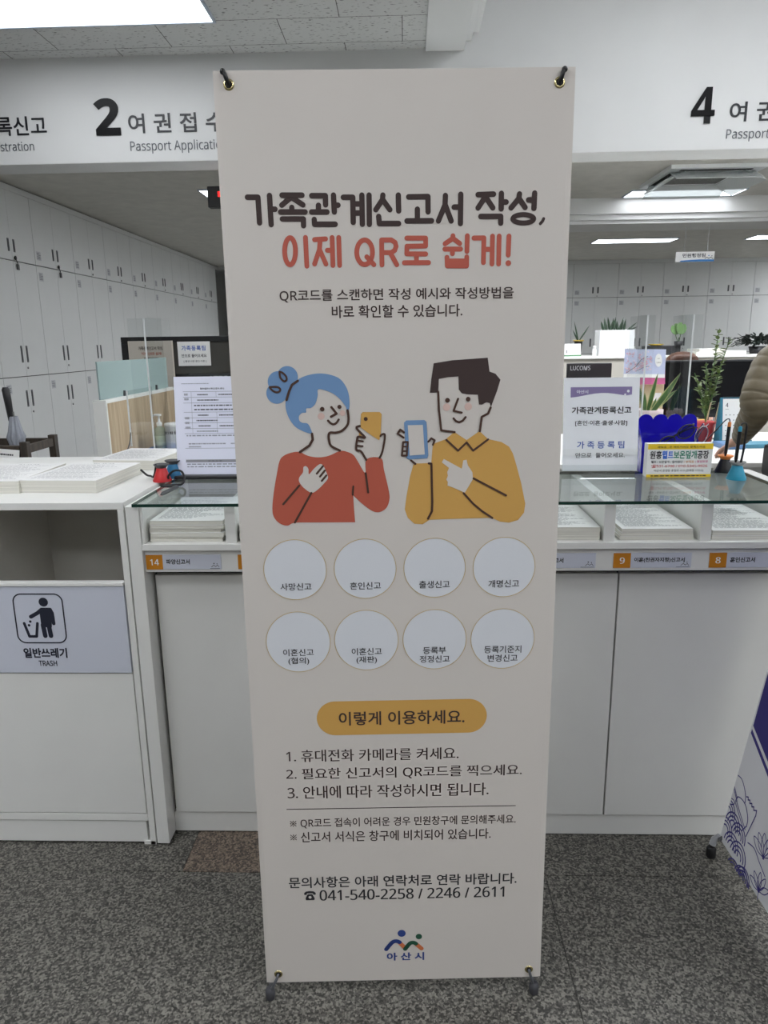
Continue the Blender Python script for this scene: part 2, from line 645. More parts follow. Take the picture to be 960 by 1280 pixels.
def kome(p, cx, cy, s, w, mi=0):
    """reference mark: a cross with four dots"""
    p.stroke([(cx - s, cy - s), (cx + s, cy + s)], w, mi, cap=False).stroke([(cx - s, cy + s), (cx + s, cy - s)], w, mi, cap=False)
    for a, b in ((1, 0), (-1, 0), (0, 1), (0, -1)):
        p.disc(cx + a * s * 0.85, cy + b * s * 0.85, w * 0.95, mi, n=10)
BANNER = {"t1":[[9.2,[[-253.3,1604.8],[-235.4,1604.6],[-234.6,1563.5]]],[9.2,[[-215.6,1607.1],[-214.9,1560.5]]],[9.2,[[-213.7,1585.3],[-207.1,1585.2]]],[9.2,[[-194.1,1607.4],[-160.1,1607]]],[9.2,[[-177.5,1605],[-195.2,1591.5]]],[9.2,[[-177,1603.3],[-159.2,1591.6]]],[9.2,[[-178.3,1587.6],[-178.5,1582]]],[9.2,[[-197.7,1580.6],[-155.8,1580.1]]],[9.2,[[-195.3,1569.3],[-159.2,1568.8],[-159.3,1558.1]]],[9.2,[[-143.5,1606],[-120.2,1605.7],[-120.3,1591.2]]],[9.2,[[-132.6,1590.5],[-132.9,1581.5]]],[9.2,[[-144.7,1579.9],[-118.3,1579.6]]],[9.2,[[-106.4,1606.4],[-105.7,1579.5]]],[9.2,[[-103.9,1590.4],[-99.1,1590.3]]],[9.2,[[-140.6,1567.8],[-140.3,1560.1],[-104.8,1559.7]]],[9.2,[[-89.8,1602.8],[-73.6,1602.6],[-73.7,1562.4]]],[9.2,[[-69.4,1591.9],[-58.9,1591.8]]],[9.2,[[-69.4,1577.3],[-59.2,1577.2]]],[9.2,[[-58,1605.8],[-58.1,1559.1]]],[9.2,[[-45.7,1605.7],[-46,1558.9]]],[9.2,[[-22.1,1605.4],[-22.8,1598.4],[-34.5,1582.3]]],[9.2,[[-21.6,1597],[-10.4,1582]]],[9.2,[[4.3,1605.1],[4.7,1579.8]]],[9.2,[[-29.8,1571.2],[-28.8,1559.9],[4.4,1559.5]]],[9.2,[[21.9,1602.1],[54.9,1602.2],[55.2,1577.8]]],[9.2,[[36.8,1582.2],[36.8,1565.3]]],[9.2,[[18.7,1563.5],[61.2,1563.3]]],[9.2,[[84.9,1603.5],[84.3,1588.7],[73,1562.9]]],[9.2,[[85.2,1587.3],[95,1562.6]]],[9.2,[[111.2,1605.2],[111,1558.1]]],[9.2,[[100,1584.8],[109,1584.7]]],[9.2,[[140.9,1604.3],[167.3,1604.8]]],[9.2,[[154.8,1602.7],[141.2,1583.2]]],[9.2,[[156,1597.7],[166.5,1582.9]]],[9.2,[[180.8,1605.8],[181,1581.1]]],[9.2,[[183.2,1592],[189.2,1591.9]]],[9.2,[[146,1569.1],[180.4,1568.9],[180.6,1557.9]]],[9.2,[[211.8,1604.5],[210.8,1597],[197.9,1582.5]]],[9.2,[[212.6,1595.6],[222,1582.8]]],[9.2,[[237.8,1605.6],[237.4,1581.2]]],[9.2,[[227.7,1594.8],[235.2,1594.7]]],[5.2,[[254.6,1564.3],[252.9,1560.4],[249.1,1556.2]]],[8.3,[[237.6,1564.2],[237.2,1562.7],[235.9,1561.3],[233.8,1560],[230.9,1559],[227.5,1558.2],[223.7,1557.8],[219.7,1557.7],[215.6,1557.9],[211.8,1558.4],[208.3,1559.3],[205.4,1560.4],[203.2,1561.7],[201.8,1563.2],[201.3,1564.7],[201.7,1566.2],[203,1567.6],[205.2,1568.9],[208,1569.9],[211.4,1570.7],[215.3,1571.1],[219.3,1571.3],[223.3,1571.1],[227.2,1570.5],[230.6,1569.7],[233.5,1568.5],[235.7,1567.2],[237.1,1565.8],[237.6,1564.2]]]],"t2":[[8.3,[[-174.9,1516.6],[-175.3,1511.6],[-176.2,1506.9],[-177.5,1502.7],[-179.1,1499.2],[-181,1496.6],[-183.1,1495],[-185.2,1494.4],[-187.3,1495],[-189.2,1496.7],[-190.9,1499.4],[-192.2,1502.9],[-193.2,1507.2],[-193.6,1511.9],[-193.7,1516.8],[-193.2,1521.7],[-192.3,1526.4],[-191,1530.5],[-189.4,1534],[-187.5,1536.6],[-185.4,1538.2],[-183.3,1538.7],[-181.3,1538.2],[-179.4,1536.5],[-177.7,1533.9],[-176.4,1530.4],[-175.4,1526.2],[-174.9,1521.5],[-174.9,1516.6]]],[8.3,[[-156.8,1538.7],[-156.1,1491.7]]],[8.3,[[-141.2,1535.1],[-122.1,1536]]],[8.3,[[-131.5,1534.7],[-133.3,1518.9],[-142.6,1495.1]]],[8.3,[[-132.7,1517.5],[-122.8,1494.8]]],[8.3,[[-119.7,1517.3],[-114.5,1517.2]]],[8.3,[[-110.8,1538.1],[-110.7,1492.3]]],[8.3,[[-99.4,1538],[-99.1,1492.2]]],[8.3,[[-41.4,1513.1],[-41.8,1508.6],[-42.9,1504.4],[-44.6,1500.6],[-46.9,1497.4],[-49.5,1495],[-52.4,1493.5],[-55.5,1493.1],[-58.5,1493.6],[-61.4,1495.1],[-63.9,1497.6],[-66,1500.8],[-67.6,1504.7],[-68.5,1509],[-68.8,1513.5],[-68.3,1518],[-67.2,1522.2],[-65.5,1526],[-63.3,1529.1],[-60.6,1531.5],[-57.7,1532.9],[-54.7,1533.4],[-51.7,1532.9],[-48.8,1531.3],[-46.3,1528.9],[-44.2,1525.7],[-42.6,1521.9],[-41.7,1517.6],[-41.4,1513.1]]],[8.3,[[-51.6,1505.7],[-39.3,1492.6]]],[8.3,[[-25.3,1533],[-25.3,1492.1]]],[8.3,[[-24.7,1533],[-8.6,1532.8],[-2,1528.7],[-0.3,1522.4],[-2.8,1515.8],[-8.9,1512.1],[-24.1,1512.3]]],[8.3,[[-10.4,1511.6],[0.6,1492]]],[8.3,[[18.2,1535.6],[50.9,1535.2],[50.9,1522.3],[18.4,1522.2],[18,1509.8],[51.1,1509.1]]],[8.3,[[35,1506.7],[34.9,1497.1]]],[8.3,[[13.6,1495.1],[56,1494.8]]],[8.3,[[98.2,1538.3],[97.6,1533.8],[84.6,1525.6]]],[8.3,[[98.8,1533.8],[110.1,1525.6]]],[8.3,[[84.3,1516.7],[111.7,1516.4]]],[8.3,[[97.4,1516],[97.5,1509]]],[8.3,[[123.1,1538],[122.7,1512.5]]],[8.3,[[88,1503.1],[88.7,1488.9],[122.4,1488.4],[122.5,1503.2]]],[8.3,[[89.3,1497],[122,1496.6]]],[8.3,[[134.6,1534.2],[151.9,1534.2],[151.7,1493.6]]],[8.3,[[156.8,1515.5],[162.9,1515.4]]],[8.3,[[166.8,1536.9],[166.7,1491]]],[8.3,[[178.3,1536.8],[178.3,1490.9]]],[8.3,[[195.3,1536.6],[194.8,1505.5]]],[9.8,[[195.1,1492.1],[195.3,1492.1]]]],"woman":{"hair":[[-158.1,1199.9],[-172.6,1204.1],[-188.2,1213.6],[-199.5,1231],[-203.9,1250.9],[-200.4,1269.1],[-193.2,1284.6],[-179,1297.9],[-160.9,1305.3],[-139.8,1307.9],[-119,1304.7],[-102.2,1296.2],[-90.8,1277.9],[-87.6,1257],[-89,1243.3],[-92.8,1242.6],[-95.5,1249.2],[-107,1263.8],[-122.5,1274.5],[-142.9,1280],[-144.9,1268.3],[-149.6,1254],[-157.8,1246.7],[-166.3,1245.6],[-167.1,1238.5],[-174,1237.8],[-180.1,1232.1],[-179.8,1224.1],[-174.7,1220.1],[-165.4,1218.6],[-160.4,1210.6]],"bun":[[-198.2,1302.8,18.9],[-214.8,1294,19.1],[-218.9,1273.6,18.6],[-199.8,1283.4,19.7]],"dots":[[-137.5,1244.3,4.1],[-106.1,1247.8,3.8],[-58.9,1225.2,3.6]],"cheek":[[-140,1231.2,6.3],[-100.9,1236.4,5.2]],"body":[[-182.1,1166.7],[-166.3,1159.2],[-147.6,1156.1],[-128.8,1158.6],[-107,1167.4],[-93.7,1165.3],[-83.1,1159.7],[-75.3,1147.9],[-61.7,1125.4],[-59,1151.2],[-32.1,1152.7],[-27,1130.3],[-18.1,1088.9],[-18.1,1072.2],[-24,1058.3],[-36.4,1051],[-50,1053.2],[-68.9,1067.5],[-83.5,1082.2],[-84.9,1083],[-84.9,1081.1],[-84.1,1056.6],[-82.7,1034.1],[-82.5,1032.1],[-84.7,1032.2],[-151.8,1033],[-195.7,1033.2],[-209.6,1027.8],[-224.4,1032.3],[-234.8,1045.1],[-236.7,1062],[-232.5,1092.4],[-225.6,1125.3],[-219,1151.1],[-210.5,1160.4],[-196.9,1165.6]],"hand":[[-162.1,1089.9],[-176.7,1099.8],[-184.3,1110.9],[-184,1119.2],[-176.9,1128.6],[-175.7,1138.1],[-171.1,1140.2],[-166.7,1135.3],[-166,1124.9],[-156.4,1135.1],[-145.4,1143.6],[-138.8,1140.3],[-133,1126.5],[-131.1,1116.9],[-138.5,1107.4],[-149.7,1096.6]],"phone":[[-67.5,1234.3],[-64,1237.9],[-33.5,1237.5],[-29.8,1233.7],[-32,1197.9],[-34.8,1185.9],[-47.5,1194.1],[-68.6,1209.7]],"sliver":[[-71.4,1201.7],[-65.7,1193.6],[-72.1,1193.7]],"lines":[[3.6,[[-211.7,1312],[-210.8,1301.7],[-204.6,1295.1],[-199.7,1297.7],[-200.8,1304.1],[-206.5,1310.1],[-211.7,1312]]],[3.6,[[-230.5,1283.9],[-223.8,1277.3],[-215.9,1275.9],[-211.8,1280.2],[-216.8,1285],[-230.5,1285.2]]],[4.4,[[-179.6,1295.5],[-190.4,1288.5],[-196.2,1276.9],[-201.3,1261.8]]],[4.4,[[-120.7,1247.5],[-111.8,1235.8],[-121.8,1230.4]]],[4.1,[[-127.5,1223.3],[-122.9,1218.5],[-117.7,1216.5],[-112.3,1219.1],[-108.1,1224.9]]],[4.4,[[-91.7,1241.3],[-90.2,1228],[-92.4,1214.8],[-103.3,1204.3],[-114.1,1201.3],[-126.1,1200.4],[-126.6,1186],[-122.8,1176.5],[-107.5,1168.2]]],[4.6,[[-157.6,1199.9],[-156.7,1189.1],[-162.9,1178.5],[-180.8,1166.7]]],[3.3,[[-84.4,1101],[-85.9,1085]]],[3.8,[[-60.9,1125.3],[-57,1089]]],[3.8,[[-184.6,1104.1],[-216,1069.1]]],[3.8,[[-162.7,1089.9],[-195.6,1033.8]]],[3.8,[[-139.6,1139.7],[-151.4,1126]]],[3.8,[[-136.3,1131.5],[-145.6,1120.4]]],[3.8,[[-133.7,1122.4],[-142.6,1112.2]]],[4.1,[[-69.8,1212.6],[-76,1208.7],[-60.9,1191.7],[-71.6,1193.2],[-74.9,1190],[-77.5,1169.6],[-69,1166.2],[-59.6,1150.4]]],[3.3,[[-73.9,1186],[-64.8,1184.5]]],[3.3,[[-75.2,1176.6],[-65.5,1175.6]]],[3.6,[[-32.6,1193.6],[-29.8,1196.5],[-24.3,1194.6],[-29.2,1165.6],[-34.8,1153.5]]]]},"man":{"hair":[[58,1270.5],[60.7,1295.1],[65,1322.8],[97.9,1327.6],[162,1331.2],[165.7,1306.8],[176.6,1302.7],[185.7,1291.9],[179.9,1271.9],[169.5,1243.7],[166.6,1250.5],[161.1,1252],[153,1248],[147.6,1248.1],[145.1,1265.7],[125.5,1266.8],[116,1268.8],[110.5,1275.6],[109.5,1298.9],[90,1297.8],[74.3,1294.9],[73.2,1270.8]],"dots":[[89.9,1256.8,4.2],[127.5,1258.2,4.2]],"cheek":[[88.6,1244.2,6.8],[127.9,1244.6,6.8]],"body":[[64.3,1177.7],[87.7,1186.2],[102.8,1198.9],[125.6,1183.7],[149.1,1199.8],[165,1185],[190,1179.1],[204,1170.5],[211.3,1157.9],[217.3,1139.6],[228,1102.8],[237,1062.6],[235.2,1045.4],[224.3,1031.1],[207.4,1026.4],[190.3,1028.7],[174.6,1036.3],[99.7,1035.5],[57.3,1034.5],[44.6,1026],[29,1027.2],[16.4,1039],[10.9,1055],[13.9,1077.9],[21.1,1117.5],[27.4,1139.3],[29.6,1141.8],[60.7,1142.2],[62.4,1164.4]],"hand":[[83.7,1149.6],[117.2,1130.6],[119.8,1146.2],[125.9,1147.3],[128.3,1136.8],[136.8,1124.1],[138.3,1111.3],[123.2,1085.4],[99.3,1096.4],[90.9,1099.4],[91.4,1106.4],[88.6,1110.7],[91.4,1117.8],[90.2,1124.8],[93.5,1132.6],[80.1,1143.2]],"phone":[[10.8,1217.6],[15,1221.4],[47.8,1221.7],[51.9,1218.3],[55.2,1156.2],[53.2,1151.2],[18.6,1149.8],[14.4,1152.7]],"screen":[[17.6,1212.6],[45.1,1213],[48.5,1158.5],[20.8,1156.8]],"lines":[[3.9,[[73,1272.2],[74.7,1238.4],[78.9,1202.3],[103.4,1198.9]]],[4.2,[[168.7,1242.4],[164.2,1231.6],[152.8,1225.8],[149.6,1199.8]]],[3.9,[[109.2,1259],[101.2,1237.5],[116,1234]]],[3.9,[[101.3,1223.8],[105.4,1218.9],[111.5,1216.6],[117.8,1219.2],[123.2,1225.7]]],[3.7,[[88.3,1184.8],[110,1164.5],[125.6,1179.5],[137.7,1164.1],[165,1184.4]]],[4.2,[[56,1141.7],[60.7,1141],[62.4,1068.4],[61.8,1051.2],[54.5,1036.9]]],[3.9,[[139.2,1112.2],[200.5,1079]]],[3.9,[[121,1084.6],[138.9,1064.3],[156,1049.6],[175.5,1036.2]]],[3.9,[[10.7,1199.8],[3.8,1204.9],[-0.9,1197.8],[9.5,1190.2]]],[3.7,[[8.9,1181.9],[17.4,1181.8],[15.3,1156.9],[6.4,1157],[8.9,1181.9]]],[3.1,[[8,1173.6],[16.5,1173.5]]],[3.1,[[7.6,1165.3],[15.9,1165.2]]],[3.7,[[55.2,1182],[60.7,1188],[66.8,1184.3],[63.5,1176.1]]],[3.9,[[23.3,1147.8],[31,1141.2]]]]},"rounds":[[-199.2,940.8,59.6,[["사망신고",-228.7,-169.2,907.2,14.5]]],[-65.6,940.5,59.1,[["혼인신고",-95.3,-36.3,906.9,14.4]]],[66.9,939.9,58.8,[["출생신고",37.2,96.1,907.1,15.1]]],[199.8,939,59.3,[["개명신고",170.2,229.5,906.2,15.1]]],[-199,794,62.4,[["이혼신고",-229.5,-169.7,772.4,14.7],["(협의)",-220,-179.2,754.1,15.8]]],[-66.1,795.1,62.1,[["이혼신고",-95.4,-36.6,771.9,15],["(재판)",-86.4,-46.3,754,15.8]]],[67,794.4,61.8,[["등록부",44.4,89.4,771.5,14.5],["정정신고",37.8,96.6,753.5,14.6]]],[200.1,793.1,62.1,[["등록기준지",164.3,237.4,771.1,15.2],["변경신고",171.4,230.5,752.8,14.9]]]],"sub":[["QR코드를 스캔하면 작성 예시와 작성방법을",-205.8,205.9,1441.9,21.6],["바로 확인할 수 있습니다.",-115.1,115.8,1414.1,21.7]],"pill":[-168.6,629.9,172,629.3,74],"pilltxt":[["이렇게 이용하세요.",-124.6,127.3,628.6,30]],"steps":[["1. 휴대전화 카메라를 켜세요.",-233.2,115.8,547.6,27.1],["2. 필요한 신고서의 QR코드를 찍으세요.",-235,245.5,506.2,27.4],["3. 안내에 따라 작성하시면 됩니다.",-234,178.1,464.8,29.1]],"rule":[-237.9,426.7,235.2,424.8],"notes":[["※ QR코드 접속이 어려운 경우 민원창구에 문의해주세요.",-232.5,236,392.9,23.2],["※ 신고서 서식은 창구에 비치되어 있습니다.",-233.3,184.5,360.6,24.8]],"contact":[["문의사항은 아래 연락처로 연락 바랍니다.",-240.8,241.6,251.4,27.1],["☎ 041-540-2258 / 2246 / 2611",-209.4,215.7,219.1,25.9]],"emb":{"c":[[-3.4,119.9,8.7],[33.7,110.8,6.8]],"s":[[9.3,[[-37.2,80.6],[-23.8,98.2],[-14.3,100.9],[-8,97.8]]],[9.3,[[-9.2,97.8],[5.1,81]]],[9.3,[[3.9,80.3],[14.1,94.2],[22.3,96.2],[27.3,93.1]]],[9.3,[[26.7,93.2],[39.3,80.1]]]],"t":[["아 산 시",-36.2,45,60.8,20.3]]},"grom":[[-274.4,1778.9],[274.1,1776.8],[274.3,19.9],[-273.4,22]],"rodtips":[[-282.2,1801.6],[280.5,1799.5],[286.1,-23.5],[-292.8,-18.4]]}
# ---------------------------------------------------------------- the room
# floor: granite slabs, one brown slab let in by the counter
f = MB()
f.box(-4.2, 9.2, -5.2, 15, -0.12, -0.0025, 2)
for i in range(-4, 10):
    for j in range(-12, 24):
        x0, y0 = -0.62 + 0.985 * i, 1.67 + 0.6 * j
        x1, y1 = x0 + 0.985, y0 + 0.6
        if j < 0:                                   # the lobby field has longer slabs
            x0 = 0.365 + 1.97 * (i + 1)
            x1 = x0 + 1.97
        x0, x1, y0, y1 = max(x0, -4.2), min(x1, 9.2), max(y0, -5.2), min(y1, 15)
        if x1 - x0 < 0.01 or y1 - y0 < 0.01:
            continue
        g = 0.0012
        f.box(x0 + g, x1 - g, y0 + g, y1 - g, -0.0025, 0, 1 if (i == 0 and j == 0) else 0)
struct('floor', f, [GRAN, GRANB, JOINT])
CL, CO, COFF = 2.91, 2.81, 3.42
struct('wall_left', MB().box(-4.2, -4.05, -5.2, 15, 0, 3.6), WALL)
struct('wall_right', MB().box(9.0, 9.15, -5.2, 15, 0, 3.6), WALL)
struct('wall_rear', MB().box(-4.05, 9.0, -5.2, -5.05, 0, 3.6), mat('dimmed rear wall grey', (128, 124, 118), 0.7, noise=0.05, nscale=6))  # unseen wall, greyed to cut the fill it bounces onto the fronts
struct('wall_back', MB().box(-4.05, 9.0, 14.6, 14.75, 0, 3.6), WALL)
# header over the service windows that carries the numbers
struct('wall_front', MB().box(-4.05, 9.0, 4.28, 4.50, 2.385, 3.6), WALL, 0.004)
# ceilings
struct('ceiling', MB().box(-4.05, 0.11, -5.05, 4.28, CL, CL + 0.1), CTILE)
cf = MB().box(0.11, 0.315, -5.05, 4.28, 2.895, 3.6).box(0.315, 0.354, -5.05, 4.28, 2.94, 3.6).box(0.354, 0.393, -5.05, 4.28, 2.978, 3.6)
struct('trim_1', cf, WALL, 0.002)
struct('ceiling_raised', MB().box(0.393, 9.0, -5.05, 4.28, COFF, COFF + 0.1), WALL)
struct('ceiling_office', MB().box(-4.05, 9.0, 4.50, 14.6, CO, CO + 0.1), OFFICE_CEIL)
# boxed beam under the office ceiling with two stepped mouldings
struct('beam_office', MB().box(-0.2, 9.0, 8.0, 8.62, 2.655, CO).box(-0.2, 9.0, 8.03, 8.62, 2.60, 2.655).box(-0.2, 9.0, 8.06, 8.60, 2.565, 2.60), WALL, 0.003)
# fillers between the locker tops and the ceiling
struct('trim_2', MB().box(-4.05, -3.505, 4.50, 14.6, 2.745, CO - 0.012).box(-4.05, -3.53, 4.50, 14.6, CO - 0.012, CO, 1), [LOCKW, GAP], 0.001)
struct('trim_3', MB().box(-3.5, 9.0, 14.005, 14.6, 2.745, CO), [LOCKW], 0.001)

# ---------------------------------------------------------------- ceiling lamps
EM_R = emission('added rear fill diffuser', L_REAR, (247, 250, 255))
EM_L, EM_C, EM_O = emission('lobby lamp diffuser', L_LOBBY, (247, 250, 255)), emission('raised lamp diffuser', L_COFFER, (247, 250, 255)), emission('office lamp diffuser', L_OFFICE, (247, 250, 255))
FRAME = mat('lamp frame', (176, 186, 200), 0.4)


def ceiling_light(x0, x1, y0, y1, z, em, label, group=None):
    t = thing('ceiling_light', label, 'light', ((x0 + x1) / 2, (y0 + y1) / 2, z - 0.012), 0, group)
    a, b = (x1 - x0) / 2, (y1 - y0) / 2
    fr = MB()
    for q in ((-a - 0.012, a + 0.012, -b - 0.012, -b), (-a - 0.012, a + 0.012, b, b + 0.012), (-a - 0.012, -a, -b, b), (a, a + 0.012, -b, b)):
        fr.box(*q, 0, 0.012)
    fr.build('frame', FRAME, t)
    MB().box(-a, a, -b, b, 0.004, 0.012).build('diffuser', em, t)
    return t


ceiling_light(-2.115, -0.915, 3.27, 3.865, CL, emission('front lobby lamp diffuser', L_LOBBY * 0.6, (247, 250, 255)), 'large white ceiling panel light in the fissured tile ceiling, top left')
for y in (1.2, 0.0, -1.6):  # unseen panels added to light the cabinet top, banner and counter fronts
    ceiling_light(-2.115, -0.915, y - 0.3, y + 0.3, CL, EM_L if y > 1 else EM_R, 'unseen panel light added to the lobby ceiling above the view', 'added lobby panel lights')
for x in (1.7, 3.9, 6.1):
    for y in (2.9, 0.2, -1.2, -2.8):  # front row lights the header; unseen rear rows are added as fill
        ceiling_light(x - 0.6, x + 0.6, y - 0.3, y + 0.3, COFF, EM_C if y > 2 else EM_R, 'unseen panel light in the raised part of the lobby ceiling', 'raised ceiling panel lights')
EM_H = emission('added office lamp diffuser', L_OFFICE * 4.2, (247, 250, 255))
ceiling_light(2.22, 3.32, 7.63, 7.95, CO, emission('dim lamp diffuser', L_OFFICE * 0.6, (247, 250, 255)), 'long strip light right behind the ceiling air conditioner')
ceiling_light(2.79, 3.94, 11.15, 11.55, CO, EM_O, 'long strip light above the hanging blue and white sign, far office ceiling')
ceiling_light(5.0, 6.15, 11.0, 11.4, CO, EM_O, 'strip light at the right edge of the far office ceiling')
ceiling_light(-1.93, -0.73, 7.19, 7.49, CO, EM_O, 'office strip light whose end shows beside the red number display')
for x, y in ((-0.5, 5.2), (1.0, 5.0), (2.6, 4.9), (4.2, 4.9), (-0.45, 8.6), (-0.3, 10.6), (-0.3, 12.4), (5.9, 5.2), (7.3, 9.3), (7.3, 11.0), (7.3, 12.8), (-0.3, 13.4)):  # out-of-view strips added to brighten the lockers and office ceiling
    ceiling_light(x, x + 1.15, y, y + 0.3, CO, EM_H, 'unseen office strip light added to brighten the office', 'unseen office lights')

# ---------------------------------------------------------------- header lettering
HY = 4.28


def letters(name, label, cat, fn, mats, depth=0.0, group=None, parent=None):
    p = Print((0, HY, 0), (1, 0, 0), (0, 0, 1), 1.0, 0.001)
    fn(p)
    o = p.build(name, mats, parent)
    if depth:
        s = o.modifiers.new('letter depth', 'SOLIDIFY')
        s.thickness = depth
        s.offset = 1
    if parent is None:
        tag(o, label, cat, group)
    return o


LETB = mat('black letter', (26, 28, 34), 0.35)
LETG = mat('grey letter', (92, 96, 102), 0.5)
letters('numeral', 'big glossy black numeral 2 on the white header', 'sign', lambda p: p.text('𝟮', -1.695, -1.556, 2.616, 0.184, bold=0.012, res=8), GLOSSB, 0.006)
letters('korean_lettering', 'dark Korean lettering on the header right after the numeral 2', 'sign', lambda p: p.text('여 권 접 수', -1.512, -0.985, 2.580, 0.098, bold=0.010, res=6), LETB, 0.003)
letters('english_lettering', 'thin grey words Passport Application under the lettering by numeral 2', 'sign', lambda p: p.text('Passport Application', -1.512, -0.975, 2.461, 0.066, bold=-0.003, res=5), LETG, 0.002)
letters('korean_lettering', 'dark Korean lettering cut by the left edge of the header', 'sign', lambda p: p.text('등록신고', -2.345, -1.968, 2.581, 0.096, bold=0.010, res=6), LETB, 0.003)
letters('english_lettering', 'thin grey word ending in istration at the left end of the header', 'sign', lambda p: p.text('Registration', -2.345, -2.050, 2.472, 0.060, bold=-0.003, res=5), LETG, 0.002)
letters('numeral', 'big glossy black numeral 4 on the right of the white header', 'sign', lambda p: p.text('𝟰', 1.527, 1.650, 2.603, 0.176, res=8), GLOSSB, 0.006)
letters('korean_lettering', 'dark Korean lettering cut by the right edge after the numeral 4', 'sign', lambda p: p.text('여 권 접 수', 1.731, 2.262, 2.569, 0.096, bold=0.010, res=6), LETB, 0.003)
letters('english_lettering', 'thin grey word Passport below the lettering by numeral 4', 'sign', lambda p: p.text('Passport Application', 1.723, 2.262, 2.455, 0.064, bold=-0.003, res=5), LETG, 0.002)

# ---------------------------------------------------------------- rows of lockers
HANDLE = mat('locker pull', (88, 90, 92), 0.35)
TAGP = mat('locker tag', (190, 192, 196), 0.7)


def locker(w, h, tier, label, loc, rz):
    """two-door locker block: local x across the front (0..w), front at y=0, back at y=.5"""
    t = thing('locker', label, 'locker', loc, rz)
    MB().box(0.002, w - 0.002, 0.02, 0.5, 0.0, h - 0.001).build('carcass', GAP, t)
    for k in (0, 1):
        x0, x1 = (0.003, w / 2 - 0.0015) if k == 0 else (w / 2 + 0.0015, w - 0.003)
        d = MB().box(x0, x1, 0.0, 0.019, 0.003, h - 0.004).build('door', LOCKW, t, bevel=0.0015)
        hz = {'low': h - 0.20, 'mid': 0.20, 'top': 0.13}[tier]
        hx = x1 - 0.045 if k == 0 else x0 + 0.045
        hl = 0.075 if tier != 'top' else 0.055
        MB().box(hx - 0.014, hx + 0.014, -0.004, 0.004, hz - hl, hz + hl).box(hx - 0.008, hx + 0.008, -0.007, -0.003, hz - hl * 0.8, hz + hl * 0.8, 1).build('handle', [HANDLE, DARKG], d, bevel=0.002)
        if k == 1:
            M = Matrix.Rotation(math.pi / 2, 3, 'X')
            MB().lathe([(0.010, 0), (0.010, 0.006), (0.006, 0.008)], (x0 + 0.03, 0, hz - hl - 0.05), 12, M=M).build('lock', STEEL, d)
        else:
            tz = h - 0.10 if tier != 'top' else 0.09
            p = Print((x0 + 0.03, 0, tz), lift=0.0008)
            p.rect(0, 0.085, -0.04, 0.04)
            p.rows(0.008, 0.077, -0.032, 0.032, 4, 1, 2, seed=3)
            p.build('name_tag', [TAGP, GREY_INK], d)
    return t


ORD = ['first', 'second', 'third', 'fourth', 'fifth', 'sixth', 'seventh', 'eighth', 'ninth', 'tenth', 'eleventh']
TIERS = {'low': (0.0, 1.135, 'bottom'), 'mid': (1.135, 1.015, 'tall middle'), 'top': (2.15, 0.595, 'short top')}
YB = [5.42, 6.25, 7.07, 7.90, 8.735, 9.56, 10.385, 11.225, 12.105, 12.95, 13.80]
for tk, (z, h, word) in TIERS.items():
    proto = None
    for i in range(10):
        w = YB[i + 1] - YB[i]
        lab = f'white two-door locker in the {word} row of the left wall, {ORD[i]} from the front'
        locker(w, h, tk, lab, (-3.5, YB[i], z), math.pi / 2)
for i, tk in ((1, 'top'), (2, 'top')):
    y = YB[i] + (YB[i + 1] - YB[i]) / 2 + 0.035
    t = thing('key_bunch', f'black key hanging in the lock of the {ORD[i]} top locker on the left', 'key', (-3.49, y, TIERS['top'][0] + 0.025), 0)
    MB().ball((0.0, 0, 0), 0.020, 10, 6, sx=0.4).tube([(0, 0, 0), (0.004, 0.02, -0.05)], 0.004, 6).build('key_head', BLACK, t)
    MB().box(-0.004, 0.004, 0.005, 0.045, -0.10, -0.05).build('fob', BLACK, t, bevel=0.003)
XB = [3.09 + 0.822 * k for k in range(-2, 6)]
for tk, (z, h, word) in TIERS.items():
    for i in range(7):
        lab = f'locker in the {word} row of the far back wall, {ORD[i]} from the banner'
        locker(XB[i + 1] - XB[i], h, tk, lab, (XB[i], 14.0, z), 0)
    locker(0.80, h, tk, f'white locker in the {word} row at the far left corner of the back wall', (-3.30, 14.0, z), 0)
# ---------------------------------------------------------------- banner on its stand
BO, BU, BV = Vector((-0.0136, 1.301, 0.0389)), Vector((0.99909578, 0.04250202, 0.0010999)), Vector((-0.00167257, 0.01344066, 0.99990827))
BN = BU.cross(BV).normalized()
FABRIC = mat('banner fabric', (212, 206, 199), 0.72, noise=0.012, nscale=3, bump=0.05, bscale=5)
BROWN = mat('banner dark brown', (62, 48, 46), 0.8)
BRED = mat('banner brick red', (186, 92, 76), 0.8)
BSWEAT = mat('banner sweater red', (184, 90, 70), 0.8)
BBLUE = mat('banner cornflower blue', (112, 148, 190), 0.8)
BYEL = mat('banner mustard', (208, 162, 85), 0.8)
BCHEEK = mat('banner cheek pink', (216, 186, 176), 0.8)
BWHITE = mat('banner label white', (217, 220, 225), 0.8)
BRING = mat('banner ring gold', (202, 176, 116), 0.8)
BLINE = mat('banner warm brown line', (74, 50, 40), 0.8)
EB, EG, EO = mat('emblem blue', (44, 66, 132), 0.8), mat('emblem green', (34, 84, 62), 0.8), mat('emblem orange', (208, 116, 70), 0.8)

bs = thing('banner_stand', 'tall beige Korean banner with two cartoon people, standing on the floor in the middle', 'banner', (BO.x, BO.y, 0))
OFF = Vector((0, 0, BO.z))


def bl(u, v, n=0.0):
    """banner millimetres -> local metres"""
    return OFF + BU * (u / 1000) + BV * (v / 1000) + BN * n


sheet = MB()
GR = BANNER['grom']
nu, nv = 24, 60


def sag(u, v):
    """the cloth is almost flat; only its free side edges curl back by a millimetre or two"""
    e = max(0.0, abs(u) - 286) / 14
    return -0.0022 * e * e * (0.6 + 0.4 * math.sin(v / 170.0))


